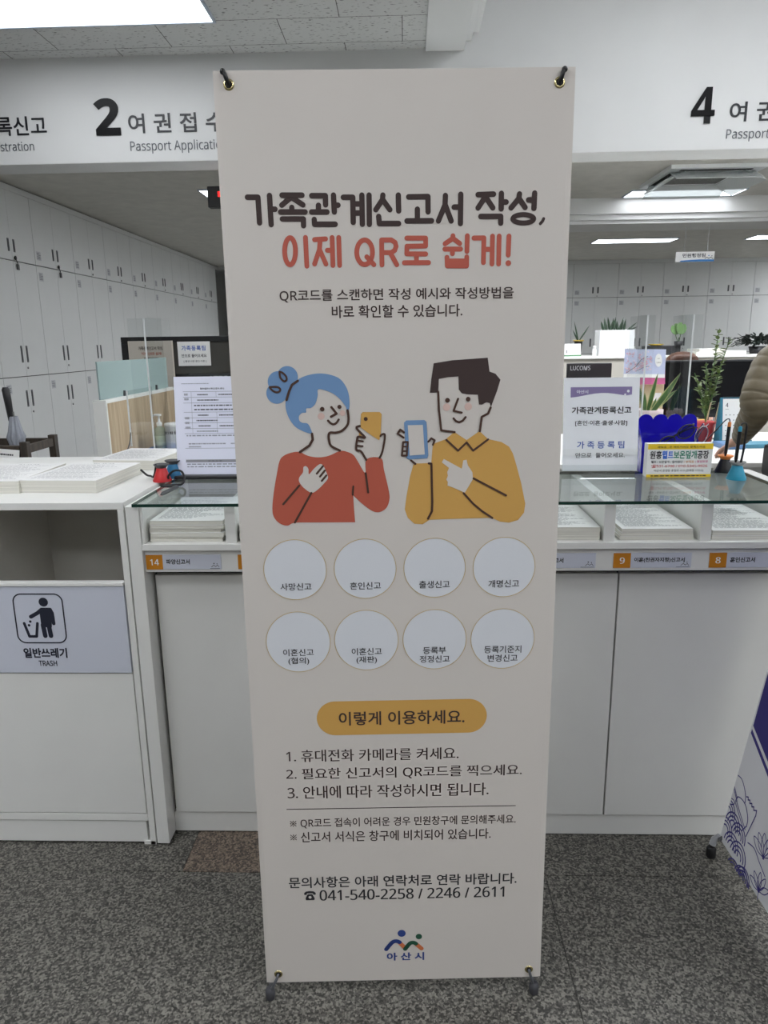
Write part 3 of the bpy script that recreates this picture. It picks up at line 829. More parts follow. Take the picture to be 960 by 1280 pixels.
vs, fs = [], []
us = [-300 + 600 * i / nu for i in range(nu + 1)]
vv = [1800 * j / nv for j in range(nv + 1)]
us = sorted(set(us + [-295, -290, 290, 295]))
for side in (0.0, -0.0009):
    for v_ in vv:
        for u_ in us:
            vs.append(bl(u_, v_, sag(u_, v_) + side))
n1 = len(us)
half = n1 * len(vv)
for j in range(len(vv) - 1):
    for i in range(n1 - 1):
        a = j * n1 + i
        fs.append((a, a + 1, a + n1 + 1, a + n1))
        fs.append((a + half, a + n1 + half, a + n1 + 1 + half, a + 1 + half))
ring = [j for j in range(n1)] + [k * n1 + n1 - 1 for k in range(1, len(vv))] + [half - 1 - k for k in range(1, n1)] + [k * n1 for k in range(len(vv) - 2, 0, -1)]
for a, b in zip(ring, ring[1:] + ring[:1]):
    fs.append((b, a, a + half, b + half))
sheet.add(vs, fs, 0, False)
cloth = sheet.build('banner_sheet', FABRIC, bs)


def bprint(lift=0.0005):
    return Print(OFF, BU, BV, 0.001, lift)


def part(p, name, mats, label=None):
    o = p.build(name, mats, cloth)
    if label:
        o['label'] = label
    return o


p = bprint()
for w, st in BANNER['t1']:
    p.stroke(st, w, 0)
for w, st in BANNER['t2']:
    p.stroke(st, w, 1)
part(p, 'headline', [BROWN, BRED], 'thick rounded Korean headline in dark brown and brick red')
p = bprint()
for s, a, b, y, h in BANNER['sub']:
    p.text(s, a, b, y, h, bold=0.013)
part(p, 'subheading', BROWN)


def catch(pts, n=5, closed=True):
    return smooth([tuple(q) for q in pts], n, closed)


g = BANNER['woman']
p = bprint()
p.poly(catch(g['hair'], 4), 1, 1)
for c in g['bun']:
    p.disc(*c, mi=1, h=1)
p.poly(g['body'] if False else catch(g['body'], 4), 0, 1)
p.poly(g['sliver'], 2, 1)
p.poly(g['phone'], 2, 2)
p.poly(catch(g['hand'], 4), 5, 2)
for c in g['cheek']:
    p.disc(*c, mi=3, h=1)
for c in g['dots']:
    p.disc(*c, mi=4, h=3)
for w, st in g['lines']:
    p.stroke(catch(st, 4, False) if len(st) > 4 else st, w, 4, 3)
part(p, 'woman_illustration', [BSWEAT, BBLUE, BYEL, BCHEEK, BLINE, FABRIC], 'cartoon of a blue-haired woman in a red sweater holding a phone')
g = BANNER['man']
p = bprint()
p.poly(g['hair'], 1, 1)
p.poly(g['body'], 0, 1)
p.poly(g['phone'], 2, 2)
p.poly(g['screen'], 5, 3)
p.poly(g['hand'], 5, 2)
for c in g['cheek']:
    p.disc(*c, mi=3, h=1)
for c in g['dots']:
    p.disc(*c, mi=4, h=3)
for w, st in g['lines']:
    p.stroke(st, w, 4, 3)
part(p, 'man_illustration', [BYEL, BROWN, BBLUE, BCHEEK, BLINE, FABRIC], 'cartoon of a brown-haired man in a yellow shirt holding a phone')
for cx, cy, r, tx in BANNER['rounds']:
    p = bprint()
    p.disc(cx, cy, r, 0, 1, n=64)
    p.ring(cx, cy, r, 1.1, 1, 2)
    for s, a, b, y, h in tx:
        p.text(s, a, b, y, h, mi=2, h=2, bold=0.009)
    part(p, 'round_label', [BWHITE, BRING, INK], 'white circle with a thin gold rim and Korean words')
x0, y0, x1, y1, h = BANNER['pill']
p = bprint()
yc = (y0 + y1) / 2
p.round_rect(x0, x1, yc - h / 2, yc + h / 2, h / 2 - 0.01, 0, 1, 14)
for s, a, b, y, hh in BANNER['pilltxt']:
    p.text(s, a, b, y, hh, mi=1, h=2, bold=0.016)
part(p, 'mustard_pill', [BYEL, BROWN], 'mustard yellow pill shape with bold Korean words')
p = bprint()
for k in ('steps', 'notes'):
    for s, a, b, y, hh in BANNER[k]:
        if k == 'notes':
            kome(p, a + 7.0, y, 6.2, 1.5)
            s, a = s[2:], a + 22
        p.text(s, a, b, y, hh, bold=0.010 if k == 'steps' else 0.009)
x0, y0, x1, y1 = BANNER['rule']
p.stroke([(x0, y0), (x1, y1)], 1.6, cap=False)
part(p, 'instructions', BROWN)
p = bprint()
for s, a, b, y, hh in BANNER['contact']:
    if s[0] == '☎':
        c, r = phone_sign(p, a, a + 24.5, y, 22)
        p.disc(c[0], c[1], r, 1, 2)
        s, a = s[2:], a + 33
    p.text(s, a, b, y, hh, bold=0.015)
part(p, 'contact_lines', [INK, FABRIC])
e = BANNER['emb']
p = bprint()
p.disc(*e['c'][0], mi=0)
p.disc(*e['c'][1], mi=1)
for (w, st), mi, h in zip(e['s'], (0, 2, 1, 2), (2, 1, 2, 1)):
    p.stroke(catch(st, 4, False) if len(st) > 2 else st, w, mi, h)
for s, a, b, y, hh in e['t']:
    p.text(s, a, b, y, hh, mi=0, bold=0.030)
part(p, 'city_emblem', [EB, EG, EO], 'blue, green and orange emblem of two figures above blue Korean letters')

# grommets, rods, hub and feet of the stand
FR = Matrix((BU, BV, BN)).transposed()
ROD = mat('grey fibre rod', (84, 86, 90), 0.4)
RUB = mat('dark rubber', (66, 66, 70), 0.7)
for i, (u_, v_) in enumerate(GR):
    prof = [(0.0045, 0.0002), (0.0052, 0.0016), (0.0068, 0.0022), (0.0086, 0.0012), (0.0092, 0.0002)]
    MB().lathe(prof, bl(u_, v_, 0.0), 28, M=FR).build('grommet', BRASS, bs)
    MB().lathe([(0.0048, 0.0016), (0.0049, 0.0017)], bl(u_, v_, 0.0), 24, M=FR).build('grommet_hole', BLACK, bs)
tips = BANNER['rodtips']
hub = bl(0, 800, -0.10)
for i in range(4):
    gu, gv = GR[i]
    tu, tv = tips[i]
    up = i < 2
    r = MB()
    # the hook that comes through the grommet and bends over the cloth edge
    a = bl(gu, gv, 0.002)
    tip = bl(tu, tv - 5 if up else tv, 0.006 if up else 0.004)
    path = [bl(gu, gv - 2 if up else gv + 1, -0.004), a, bl(gu + (tu - gu) * 0.2, gv + (tv - gv) * 0.2, 0.007), bl(gu + (tu - gu) * 0.6, gv + (tv - gv) * 0.6, 0.0075), tip]
    r.tube([tuple(q) for q in path], 0.0036 if up else 0.0030, 10)
    if up:
        r.ball(tip, 0.0050, 10, 6)
    r.build('hook', BLACK if up else ROD, bs)
    # arm behind the cloth
    end = bl(tu, tv - 4 if up else tv + 6, -0.012)
    MB().tube([hub + Vector((0, 0.0, 0.0)), (hub + end) / 2 + Vector((0, 0.012, 0)), end, tip + BN * -0.004], [0.005, 0.0045, 0.004, 0.0036], 8).build('arm', ROD, bs)
    if not up:
        q = bl(tu, tv, 0.003)
        f = MB().lathe([(0.008, 0.0), (0.0102, 0.003), (0.0108, 0.018), (0.0088, 0.027), (0.0040, 0.029)], (q.x, q.y, 0.0), 16)
        f.build('foot', RUB, bs)
MB().lathe([(0.02, -0.02), (0.024, -0.012), (0.024, 0.012), (0.02, 0.02)], hub, 20, M=FR).build('hub', BLACK, bs)
foot = Vector((hub.x, hub.y + 0.30, 0.0))
MB().tube([hub, foot + Vector((0, 0, 0.006))], 0.0055, 8).ball(foot + Vector((0, 0, 0.008)), 0.008, 10, 6).build('rear_leg', ROD, bs)
# ---------------------------------------------------------------- waste cabinet on the left
CY = 1.777
wc = thing('waste_cabinet', 'white waste cabinet with an open slot and a TRASH panel, front left', 'cabinet', (-1.16, CY, 0))


def L(x):
    return x + 1.16


c = MB()
c.box(L(-1.62), L(-0.726), 0.0, 0.775, 0.990, 1.009)                     # top board
c.box(L(-0.744), L(-0.727), 0.0, 0.77, 0.0, 0.990)                       # right side
c.box(L(-1.62), L(-1.603), 0.0, 0.77, 0.0, 0.990)
c.box(L(-1.172), L(-1.155), 0.03, 0.45, 0.0, 0.990, 1)
c.box(L(-1.155), L(-0.744), 0.435, 0.45, 0.08, 0.990, 1)                 # dark inside back
c.box(L(-1.603), L(-0.744), 0.755, 0.77, 0.0, 0.990)
c.box(L(-1.155), L(-0.744), 0.02, 0.435, 0.52, 0.535, 1)
c.box(L(-1.603), L(-0.744), 0.0, 0.018, 0.078, 0.100)                    # rail
c.box(L(-1.603), L(-0.752), 0.004, 0.02, 0.006, 0.074)                   # plinth
c.box(L(-0.762), L(-0.728), 0.0, 0.02, 0.0, 0.012)
c.build('carcass', [LAMI, LAMI_IN], wc, bevel=0.001)
tp = MB().box(L(-1.50), L(-0.7465), -0.004, 0.014, 0.538, 0.786).box(L(-1.50), L(-0.7455), -0.007, 0.016, 0.786, 0.795, 1)
TPANEL = mat('bluish trash panel', (206, 210, 222), 0.45)
tpo = tp.build('trash_panel', [TPANEL, LAMI], wc, bevel=0.001)
tpo['label'] = 'bluish panel with a black litter pictogram, Korean words and TRASH'
p = Print((0, -0.004, 0), lift=0.0006)
# rounded frame, figure dropping litter, bin
x0, x1, z0, z1, r, w = L(-1.0455), L(-0.9135), 0.626, 0.764, 0.022, 0.0036
for sx, cx in ((x0 + r, 180), (x1 - r, 0)):
    pass
for (cx, cy, a0) in ((x1 - r, z1 - r, 0), (x0 + r, z1 - r, 90), (x0 + r, z0 + r, 180), (x1 - r, z0 + r, 270)):
    p.ring(cx, cy, r, w, 0, 1, 12, math.radians(a0), math.radians(a0 + 90))
p.rect(x0 + r, x1 - r, z1 - w / 2, z1 + w / 2).rect(x0 + r, x1 - r, z0 - w / 2, z0 + w / 2)
p.rect(x0 - w / 2, x0 + w / 2, z0 + r, z1 - r).rect(x1 - w / 2, x1 + w / 2, z0 + r, z1 - r)


def tq(X, Y):
    """crop pixels of the pictogram -> panel metres (sheared frame undone)"""
    return (x0 + (X - 98 - (Y - 125) * 0.085) / 346 * (x1 - x0), z1 - (Y - 124) / 325 * (z1 - z0))


def tl(w_, *pts):
    p.stroke([tq(*q) for q in pts], w_, 0, 1)


p.disc(*tq(315, 177), 0.0125)
tl(0.0105, (300, 226), (272, 248), (222, 274))
tl(0.0095, (360, 225), (374, 250), (382, 320))
p.poly([tq(*q) for q in ((285, 220), (300, 214), (352, 214), (372, 222), (368, 330), (368, 345), (294, 345), (284, 240))])
tl(0.0125, (305, 330), (318, 402))
tl(0.0125, (346, 330), (358, 402))
tl(0.0075, (172, 318), (205, 406), (256, 406), (266, 318))
p.disc(*tq(216, 306), 0.0036)
p.disc(*tq(206, 331), 0.0036)
p.text('일반쓰레기', L(-1.036), L(-0.917), 0.5965, 0.029, bold=0.034)
p.text('TRASH', L(-0.998), L(-0.948), 0.5665, 0.0160, bold=0.022)
p.build('pictogram', NAVY, tpo)
MB().box(L(-1.60), L(-0.7465), 0.0, 0.016, 0.103, 0.534).build('lower_door', LAMI, wc, bevel=0.001)

# ---------------------------------------------------------------- writing counter with pigeonholes
CX0, CX1, CYB = -0.688, 1.008, 2.20
wd = thing('writing_counter', 'long white writing counter with numbered pigeonholes behind the banner', 'counter', (0, CY, 0))
for a_, zt in ((-0.7235, 0.9985), (CX1, 1.008)):
    ep = MB().box(a_, a_ + 0.035, 0.0, CYB - CY, 0.004, zt).build('end_panel', LAMI, wd, bevel=0.0015)
    for y_ in (0.006, 0.3):
        MB().box(a_ + 0.005, a_ + 0.030, y_, y_ + 0.024, 0.0, 0.004).build('glide', BLACK, ep)
b = MB()
b.box(-0.688, CX1, 0.0, CYB - CY, 0.880, 0.897)                            # pigeonhole floor
b.box(-0.688, CX1, CYB - CY - 0.018, CYB - CY, 0.0, 0.9985)                # back
b.box(-0.688, CX1, 0.012, 0.03, 0.8185, 0.880)                             # label rail
b.box(-0.688, CX1, 0.03, CYB - CY - 0.018, 0.8185, 0.822)
b.box(-0.688, -0.681, 0.004, CYB - CY - 0.018, 0.897, 0.9985)
b.box(-0.688, CX1, 0.078, 0.098, 0.79, 0.8185, 1)
b.box(-0.688, CX1, 0.072, 0.09, 0.0, 0.098, 1)
b.build('body', [LAMI, GAP], wd, bevel=0.0008)
PITCHX = 0.2425
for k in range(1, 7):
    x = -0.4703 + PITCHX * (k - 1)
    MB().box(x, x + 0.028, 0.010, CYB - CY - 0.02, 0.897, 0.9985).build('divider', LAMI, wd, bevel=0.001)
for x0, x1 in ((-0.680, -0.062), (-0.058, 0.556), (0.5605, 1.005)):
    MB().box(x0, x1, 0.053, 0.072, 0.070, 0.797).build('front_panel', LAMI, wd, bevel=0.0012)
for x0, x1 in ((-0.688, 1.008),):
    MB().box(x0, x1, 0.058, 0.074, 0.003, 0.068).build('plinth', LAMI, wd, bevel=0.001)
PLATE = mat('label plate', (206, 210, 222), 0.35)
SHOE = ['파양신고서', '입양신고서', '친양자신고서', '인지신고서', '이혼신고서', '이혼(친권자지정)신고서', '혼인신고서']
for k in range(7):
    x = -0.6845 + PITCHX * k
    pl = MB().box(x, x + 0.198, 0.0095, 0.012, 0.8265, 0.8665).build('number_plate', PLATE, wd, bevel=0.0006)
    p = Print((0, 0.0095, 0), lift=0.0004)
    p.rect(x, x + 0.044, 0.8266, 0.8664, 1, 1)
    n = str(14 - k)
    p.text(n, x + (0.011 if len(n) > 1 else 0.0165), x + (0.034 if len(n) > 1 else 0.0285), 0.8465, 0.0165, 2, 2, bold=0.02)
    p.build('number_square', [PLATE, ORANGE, PAPER, INK], pl)
    p = Print((0, 0.0095, 0), lift=0.0004)
    s = SHOE[k]
    p.text(s, x + 0.053, x + 0.053 + min(0.0125 * len(s), 0.128), 0.8475, 0.0140, 3, 1, bold=0.03)
    p.stroke([(x + 0.172, 0.833), (x + 0.178, 0.838), (x + 0.183, 0.834), (x + 0.188, 0.838), (x + 0.192, 0.833)], 0.0012, 3, 1)
    p.disc(x + 0.179, 0.8425, 0.0016, 3, 1).disc(x + 0.187, 0.8415, 0.0013, 3, 1)
    p.rect(x + 0.160 if k != 0 else x + 0.168, x + 0.194, 0.8285, 0.8295, 3, 1)
    p.build('plate_lettering', [PLATE, ORANGE, PAPER, INK], pl)


def bundle(x0, x1, y0, y1, z0, h, label, seed, group=None, name='paper_stack', turn=0.0, ink=True, dense=22, th=0.3):
    """a pile of forms: slightly ragged sides, printed top sheet"""
    rnd = random.Random(seed)
    cx, cy = (x0 + x1) / 2, (y0 + y1) / 2
    a, b = (x1 - x0) / 2, (y1 - y0) / 2
    t = thing(name, label, 'paper stack', (cx, cy, z0), turn, group)
    m_ = MB()
    n = max(2, int(h / 0.004))
    for i in range(n):
        q = (rnd.uniform(-1, 1) * 0.0009, rnd.uniform(-1, 1) * 0.0009)
        m_.box(-a + q[0], a + q[0], -b + q[1], b + q[1], h * i / n, h * (i + 1) / n)
    m_.build('sheets', EDGES, t)
    top = MB()
    top.box(-a, a, -b, b, h, h + 0.0008)
    to = top.build('top_sheet', PAPER, t)
    if ink:
        p = Print((0, 0, h + 0.0008), (1, 0, 0), (0, 1, 0), 1, 0.0004)
        p.rows(-a * 0.85, a * 0.85, -b * 0.85, b * 0.72, dense, 0, 1, seed, th=th)
        for yy in (0.78, 0.3, -0.2, -0.6):
            p.rect(-a * 0.88, a * 0.88, b * yy - 0.0005, b * yy + 0.0005)
        p.text('신고서', -a * 0.3, a * 0.3, b * 0.86, 0.009, 0, 1, bold=0.01)
        p.build('form_print', GREY_INK, to)
    return t


# forms in the pigeonholes
lay = [(0.0, 0.013), (0.0132, 0.011), (0.0244, 0.010), (0.0346, 0.0105), (0.0453, 0.011)]
for i, (z, h) in enumerate(lay):
    dx = (-0.001, 0.003, -0.004, 0.004, 0.003)[i]
    bundle(-0.673 + dx * 0.4, -0.482 + dx, CY + 0.022 + (0.003, 0.0, 0.004, 0.001, 0.002)[i], CY + 0.318, 0.8972 + z, h, f'bundle of white forms in pigeonhole 14, {ORD[i]} from the bottom', 10 + i, ink=(i == 4), group='forms in pigeonhole 14')
for i, (z, h) in enumerate(lay[:4]):
    bundle(-0.437, -0.236, CY + 0.022, CY + 0.318, 0.8972 + z, h, f'bundle of white forms in pigeonhole 13 by the banner edge, {ORD[i]} from the bottom', 20 + i, ink=(i == 3), group='forms in pigeonhole 13')
bundle(0.292, 0.494, CY + 0.022, CY + 0.318, 0.8972, 0.034, 'thick pile of forms in the pigeonhole right of the banner', 31, dense=34)
for i, (z, h) in enumerate(((0, 0.010), (0.0105, 0.0095), (0.0205, 0.009))):
    bundle(0.545 + 0.002 * i, 0.732 - 0.002 * i, CY + 0.022, CY + 0.318, 0.8972 + z, h, f'bundle of forms in pigeonhole 9, {ORD[i]} from the bottom', 40 + i, ink=(i == 2), group='forms in pigeonhole 9', dense=34)
for i, (z, h) in enumerate(((0, 0.010), (0.0105, 0.013))):
    bundle(0.777 + 0.002 * i, 0.984, CY + 0.022, CY + 0.318, 0.8972 + z, h, f'bundle of forms in pigeonhole 8 at the right edge, {["lower", "upper"][i]} one', 50 + i, ink=(i == 1), group='forms in pigeonhole 8', dense=34)

# sheet of glass over the pigeonholes
gt = MB().box(-0.7005, CX1 - 0.002, CY - 0.012, 2.185, 0.9988, 1.0068)
gt.mi = [0, 0, 1, 1, 1, 1]
tag(gt.build('glass_top', [TABLEG, GLEDGE]), 'clear green-edged sheet of glass covering the pigeonholes', 'glass top')
GZ = 1.0070

# ---------------------------------------------------------------- on the waste cabinet
bundle(-1.055, -0.838, 1.905, 2.202, 1.0092, 0.034, 'thick pile of white forms on the waste cabinet, nearest the banner', 61, turn=-0.05, dense=15, th=0.16)
bundle(-1.277, -1.064, 1.898, 2.195, 1.0092, 0.034, 'thick pile of white forms at the left edge on the waste cabinet', 62, turn=0.02, dense=15, th=0.16)
bundle(-1.005, -0.795, 2.27, 2.535, 1.0092, 0.030, 'pile of white forms at the back of the cabinet, behind the red pen holder', 63, turn=-0.10, dense=15, th=0.2)


def pen_base(name, label, loc, cone, rim, cap=None, s=1.0, stick=True, lean=(0, 0), pen=True):
    t = thing(name, label, 'pen holder', loc)
    MB().lathe([(0.0265 * s, 0), (0.027 * s, 0.003), (0.021 * s, 0.018 * s), (0.0145 * s, 0.036 * s), (0.0135 * s, 0.040 * s)], seg=24).build('base', cone, t)
    MB().lathe([(0.0132 * s, 0.039 * s), (0.016 * s, 0.043 * s), (0.0225 * s, 0.049 * s), (0.0222 * s, 0.051 * s), (0.012 * s, 0.046 * s), (0.004, 0.045 * s)], seg=24).build('rim', rim, t)
    return t


TEAL, REDP, BLUH = mat('teal plastic', (32, 146, 178), 0.4), mat('red plastic', (196, 40, 44), 0.4), mat('blue plastic', (48, 126, 172), 0.4)
ORP = mat('orange plastic', (222, 130, 58), 0.4)


def pen_in(name, label, x, y, z, cap, lean, L_=0.105):
    t = thing(name, label, 'pen', (x, y, z))
    a = Vector((0, 0, 0))
    b = Vector((lean[0], lean[1], L_))
    MB().tube([a, a + (b - a) * 0.12, b * 0.86], [0.0015, 0.0048, 0.0052], 10).build('barrel', BLACK, t)
    MB().tube([b * 0.86, b * 0.97, b], [0.0053, 0.0050, 0.0030], 10).build('cap', cap, t)
    return t


rp_ = pen_base('pen_holder', 'red cone pen holder on the waste cabinet by the banner', (-0.721, 2.068, 1.0092), REDP, DARKG, s=1.0)
t = pen_base('pen_holder', 'blue cone pen holder tucked behind the red one', (-0.705, 2.125, 1.0092), BLUH, DARKG, s=1.05)
cord = smooth([(-0.800, 2.115, 1.035), (-0.778, 2.10, 1.022), (-0.765, 2.095, 1.020), (-0.752, 2.085, 1.020), (-0.738, 2.07, 1.052), (-0.7355, 2.062, 1.0585)], 6, False)
MB().tube(cord, 0.0032, 8).build('cord', BLACK, rp_, loc=-Vector(rp_.location))
pen = thing('ballpoint_pen', 'dark pen lying on the glass at its left edge, tied to a curled cord', 'pen', (-0.656, 1.905, GZ))
MB().tube([(0.0, -0.045, 0.004), (0.002, -0.036, 0.0055), (0.012, 0.05, 0.006), (0.013, 0.058, 0.0055)], [0.0018, 0.0052, 0.0056, 0.004], 12).build('barrel', DARKG, pen)
lp = smooth([(0.0125, 0.056, 0.0062), (-0.030, 0.063, 0.006), (-0.035, 0.075, 0.0055), (-0.005, 0.085, 0.0055), (0.014, 0.095, 0.006), (0.016, 0.115, 0.020), (0.002, 0.135, 0.036), (-0.022, 0.145, 0.036), (-0.040, 0.148, 0.022), (-0.042, 0.15, 0.012)], 6, False)
MB().tube(lp, 0.0032, 8).build('cord', BLACK, pen)


def easel_sign(name, label, x0, x1, y, ztop, back, fn, mats, base=None, lean=0.03):
    """A4 sheet in a leaning clear stand"""
    t = thing(name, label, 'sign', ((x0 + x1) / 2, y, GZ))
    w = (x1 - x0) / 2
    h = ztop - GZ
    R = Matrix.Rotation(-math.atan2(lean, h), 4, 'X')
    MB().box(-w, w, 0.0, 0.0012, 0.012, h, 0, R).build('sheet', back or BPAPER, t)
    st = MB().box(-w - 0.002, w + 0.002, 0.0015, 0.0040, 0.004, h + 0.001, 0, R).box(-w - 0.002, w + 0.002, -0.004, 0.07, 0.0, 0.003).box(-w - 0.002, w + 0.002, -0.0035, -0.0012, 0.003, 0.03, 0, R)
    if base:
        st = MB().box(-w - 0.004, w + 0.004, 0.0015, 0.0045, 0.004, h + 0.002, 0, R)
        MB().box(-w - 0.006, w + 0.006, -0.020, 0.05, 0.0, 0.011).build('base', base, t, bevel=0.003)
    st.build('clear_stand', CLEAR, t)
    pr = Print((0, 0, 0), (1, 0, 0), R @ Vector((0, 0, 1)), 1, 0.0006)
    fn(pr, w, h)
    pr.build('printing', mats, t)
    return t


def form_print(p, w, h):
    p.text('협의이혼의사 확인신청서 (예시)', -w * 0.26, w * 0.42, h * 0.882, 0.0065, 0, bold=0.03, res=2)
    p.rows(-w * 0.78, w * 0.0, h * 0.925, h * 0.94, 1, 1, 1, 3, fill=1)
    for yy in (0.855, 0.80, 0.745, 0.655, 0.6, 0.55, 0.495, 0.445, 0.30):
        p.rect(-w * 0.75, w * 0.85, h * yy - 0.0006, h * yy + 0.0006, 1)
    for a, b in ((0.855, 0.745), (0.745, 0.655), (0.655, 0.445)):
        p.rect(-w * 0.52, -w * 0.512, h * b, h * a, 1)
    for a, b in ((0.855, 0.80), (0.655, 0.445)):
        p.rect(w * 0.18, w * 0.188, h * b, h * a, 1)
    rnd = random.Random(5)
    for yy, x0, x1 in ((0.825, -0.35, -0.05), (0.825, 0.25, 0.8), (0.772, -0.35, 0.25), (0.72, -0.45, 0.75), (0.68, -0.45, 0.8), (0.625, -0.35, -0.05), (0.625, 0.25, 0.8), (0.573, -0.4, 0.2), (0.52, -0.35, 0.0), (0.52, 0.25, 0.8), (0.468, -0.4, 0.2), (0.425, -0.7, 0.85), (0.345, -0.65, 0.4), (0.345, 0.55, 0.8), (0.315, -0.65, -0.3)):
        p.rows(w * x0, w * x1, h * (yy - 0.012), h * (yy + 0.012), 1, 0 if yy > 0.5 else 1, 1, rnd.randint(0, 99), fill=1, th=0.5)
    p.rows(-w * 0.72, -w * 0.56, h * 0.76, h * 0.85, 2, 1, 1, 8)
    p.rows(-w * 0.72, -w * 0.56, h * 0.48, h * 0.62, 3, 1, 1, 9)
    p.rect(-w * 0.75, w * 0.85, h * 0.160, h * 0.188, 2)
    p.text('유 의 사 항', -w * 0.12, w * 0.28, h * 0.174, 0.005, 0, 2, bold=0.01, res=2)
    p.rows(-w * 0.72, w * 0.82, h * 0.105, h * 0.155, 2, 1, 1, 12, fill=1)


easel_sign('form_sign', 'upright sample form in a clear stand with black base, left of the banner', -0.690, -0.478, 2.118, 1.309, mat('lavender white paper', (232, 234, 250), 0.75), form_print, [mat('form ink', (92, 94, 106), 0.8), mat('mid grey ink', (160, 162, 174), 0.8), mat('grey bar ink', (150, 150, 158), 0.8)], BLACK)
LILAC = mat('lilac print', (142, 128, 172), 0.7)
TAPE = mat('white tape', (240, 242, 244), 0.3)


def family_print(p, w, h):
    pts = [(-w * 0.82, h * 0.905), (w * 0.80, h * 0.905), (w * 0.80, h * 0.825)] + [(w * 0.80 - w * 1.62 * t, h * (0.825 + 0.022 * math.sin(t * 5.2 - 0.9) - 0.006 * t)) for t in (0.1, 0.2, 0.3, 0.4, 0.5, 0.6, 0.7, 0.8, 0.9)] + [(-w * 0.82, h * 0.80)]
    p.poly(list(reversed(pts)), 0)
    p.text('아산시', -w * 0.66, -w * 0.36, h * 0.858, 0.010, 4, 2, bold=0.01)
    p.disc(w * 0.70, h * 0.86, 0.004, 4, 2).disc(w * 0.62, h * 0.825, 0.003, 4, 2)
    p.text('가족관계등록신고', -w * 0.78, w * 0.80, h * 0.668, 0.0205, 1, bold=0.022)
    p.text('[혼인·이혼·출생·사망]', -w * 0.68, w * 0.70, h * 0.535, 0.0165, 1, bold=0.012)
    p.text('가 족 등 록 팀', -w * 0.62, w * 0.64, h * 0.312, 0.0215, 2, bold=0.012)
    p.rect(-w * 1.0, w * 1.0, h * 0.20, h * 0.272, 3, 2)
    p.text('안으로  들어오세요.', -w * 0.66, w * 0.66, h * 0.205, 0.015, 1, 3, bold=0.004)


easel_sign('office_sign', 'upright Korean office sign with a lilac banner, in a clear stand right of the banner', 0.462, 0.682, 2.128, 1.292, None, family_print, [LILAC, INK, BLUEP, TAPE, BPAPER])

# ---------------------------------------------------------------- spectacle rack and advertising box
BLUA = mat('cobalt acrylic', (34, 26, 186), 0.12, coat=0.5)
rk = thing('spectacle_rack', 'cobalt blue rack with a scalloped top, behind the yellow advertising box', 'rack', (0.790, 2.165, GZ))
out = [(-0.087, 0.004), (0.106, 0.004), (0.104, 0.05), (0.088, 0.12)]
for k in range(4):
    cx = 0.064 - 0.0435 * k
    out += [(cx + 0.0222 * math.cos(math.radians(q)), 0.148 + 0.0222 * math.sin(math.radians(q))) for q in range(0, 181, 15)]
out += [(-0.088, 0.12)]
MB().prism(list(reversed(out)), (0, 0.040, 0), (1, 0, 0), (0, 0, 1), (0, 0.004, 0)).build('scalloped_back', BLUA, rk, bevel=0.0008)
MB().prism([(-0.087, 0.004), (0.106, 0.004), (0.104, 0.055), (0.05, 0.070), (0.0, 0.060), (-0.05, 0.072), (-0.087, 0.095)][::-1], (0, -0.012, 0), (1, 0, 0), (0, 0, 1), (0, 0.003, 0)).build('front_panel', BLUA, rk, bevel=0.0008)
MB().box(-0.087, 0.106, -0.012, 0.044, 0.0, 0.004).build('base_panel', BLUA, rk)
MB().prism([(-0.012, 0.004), (0.036, 0.004), (0.036, 0.14), (-0.010, 0.09)], (-0.090, 0, 0), (0, 1, 0), (0, 0, 1), (0.003, 0, 0)).build('end_panel', BLUA, rk)
LENS = glass_mat('spectacle lens', (206, 212, 226), 0.01, 1.6)


def spectacles(label, loc, rot, frame_m):
    t = thing('reading_glasses', label, 'glasses', loc, rot=rot)
    fr = MB()
    for s in (-1, 1):
        ov = [(s * 0.033 + 0.025 * math.cos(q) * (1 + 0.1 * abs(math.cos(q))), 0, 0.018 * math.sin(q)) for q in [2 * math.pi * k / 24 for k in range(25)]]
        fr.tube(ov, 0.0019, 6, caps=False)
        MB().lathe([(0.0249, -0.0004), (0.0249, 0.0004)], (s * 0.033, 0, 0), 28, M=Matrix.Rotation(math.pi / 2, 3, 'X') @ Matrix.Diagonal((1.08, 0.72, 1))).build('lens', LENS, t)
    fr.tube(smooth([(-0.009, 0, 0.004), (0, -0.002, 0.008), (0.009, 0, 0.004)], 4, False), 0.0014, 6)
    fr.build('frame', frame_m, t)
    for s in (-1, 1):
        MB().tube(smooth([(s * 0.060, 0, 0.006), (s * 0.066, 0.005, 0.007), (s * 0.058, 0.009 + 0.003 * s, 0.006), (s * 0.0, 0.011 + 0.003 * s, 0.004), (-s * 0.050, 0.012 + 0.003 * s, 0.0), (-s * 0.072, 0.012 + 0.003 * s, -0.010)], 4, False), 0.0019, 6).build('temple', frame_m, t)
    return t


SIL = mat('silver wire', (190, 190, 196), 0.2, metal=1.0)
spectacles('black-framed reading glasses leaning in the middle of the blue rack', (0.794, 2.140, GZ + 0.108), (-0.12, -0.52, 0.12), BLACK)
spectacles('silver-rimmed reading glasses at the right end of the blue rack', (0.858, 2.150, GZ + 0.082), (-0.12, -1.15, 0.2), SIL)

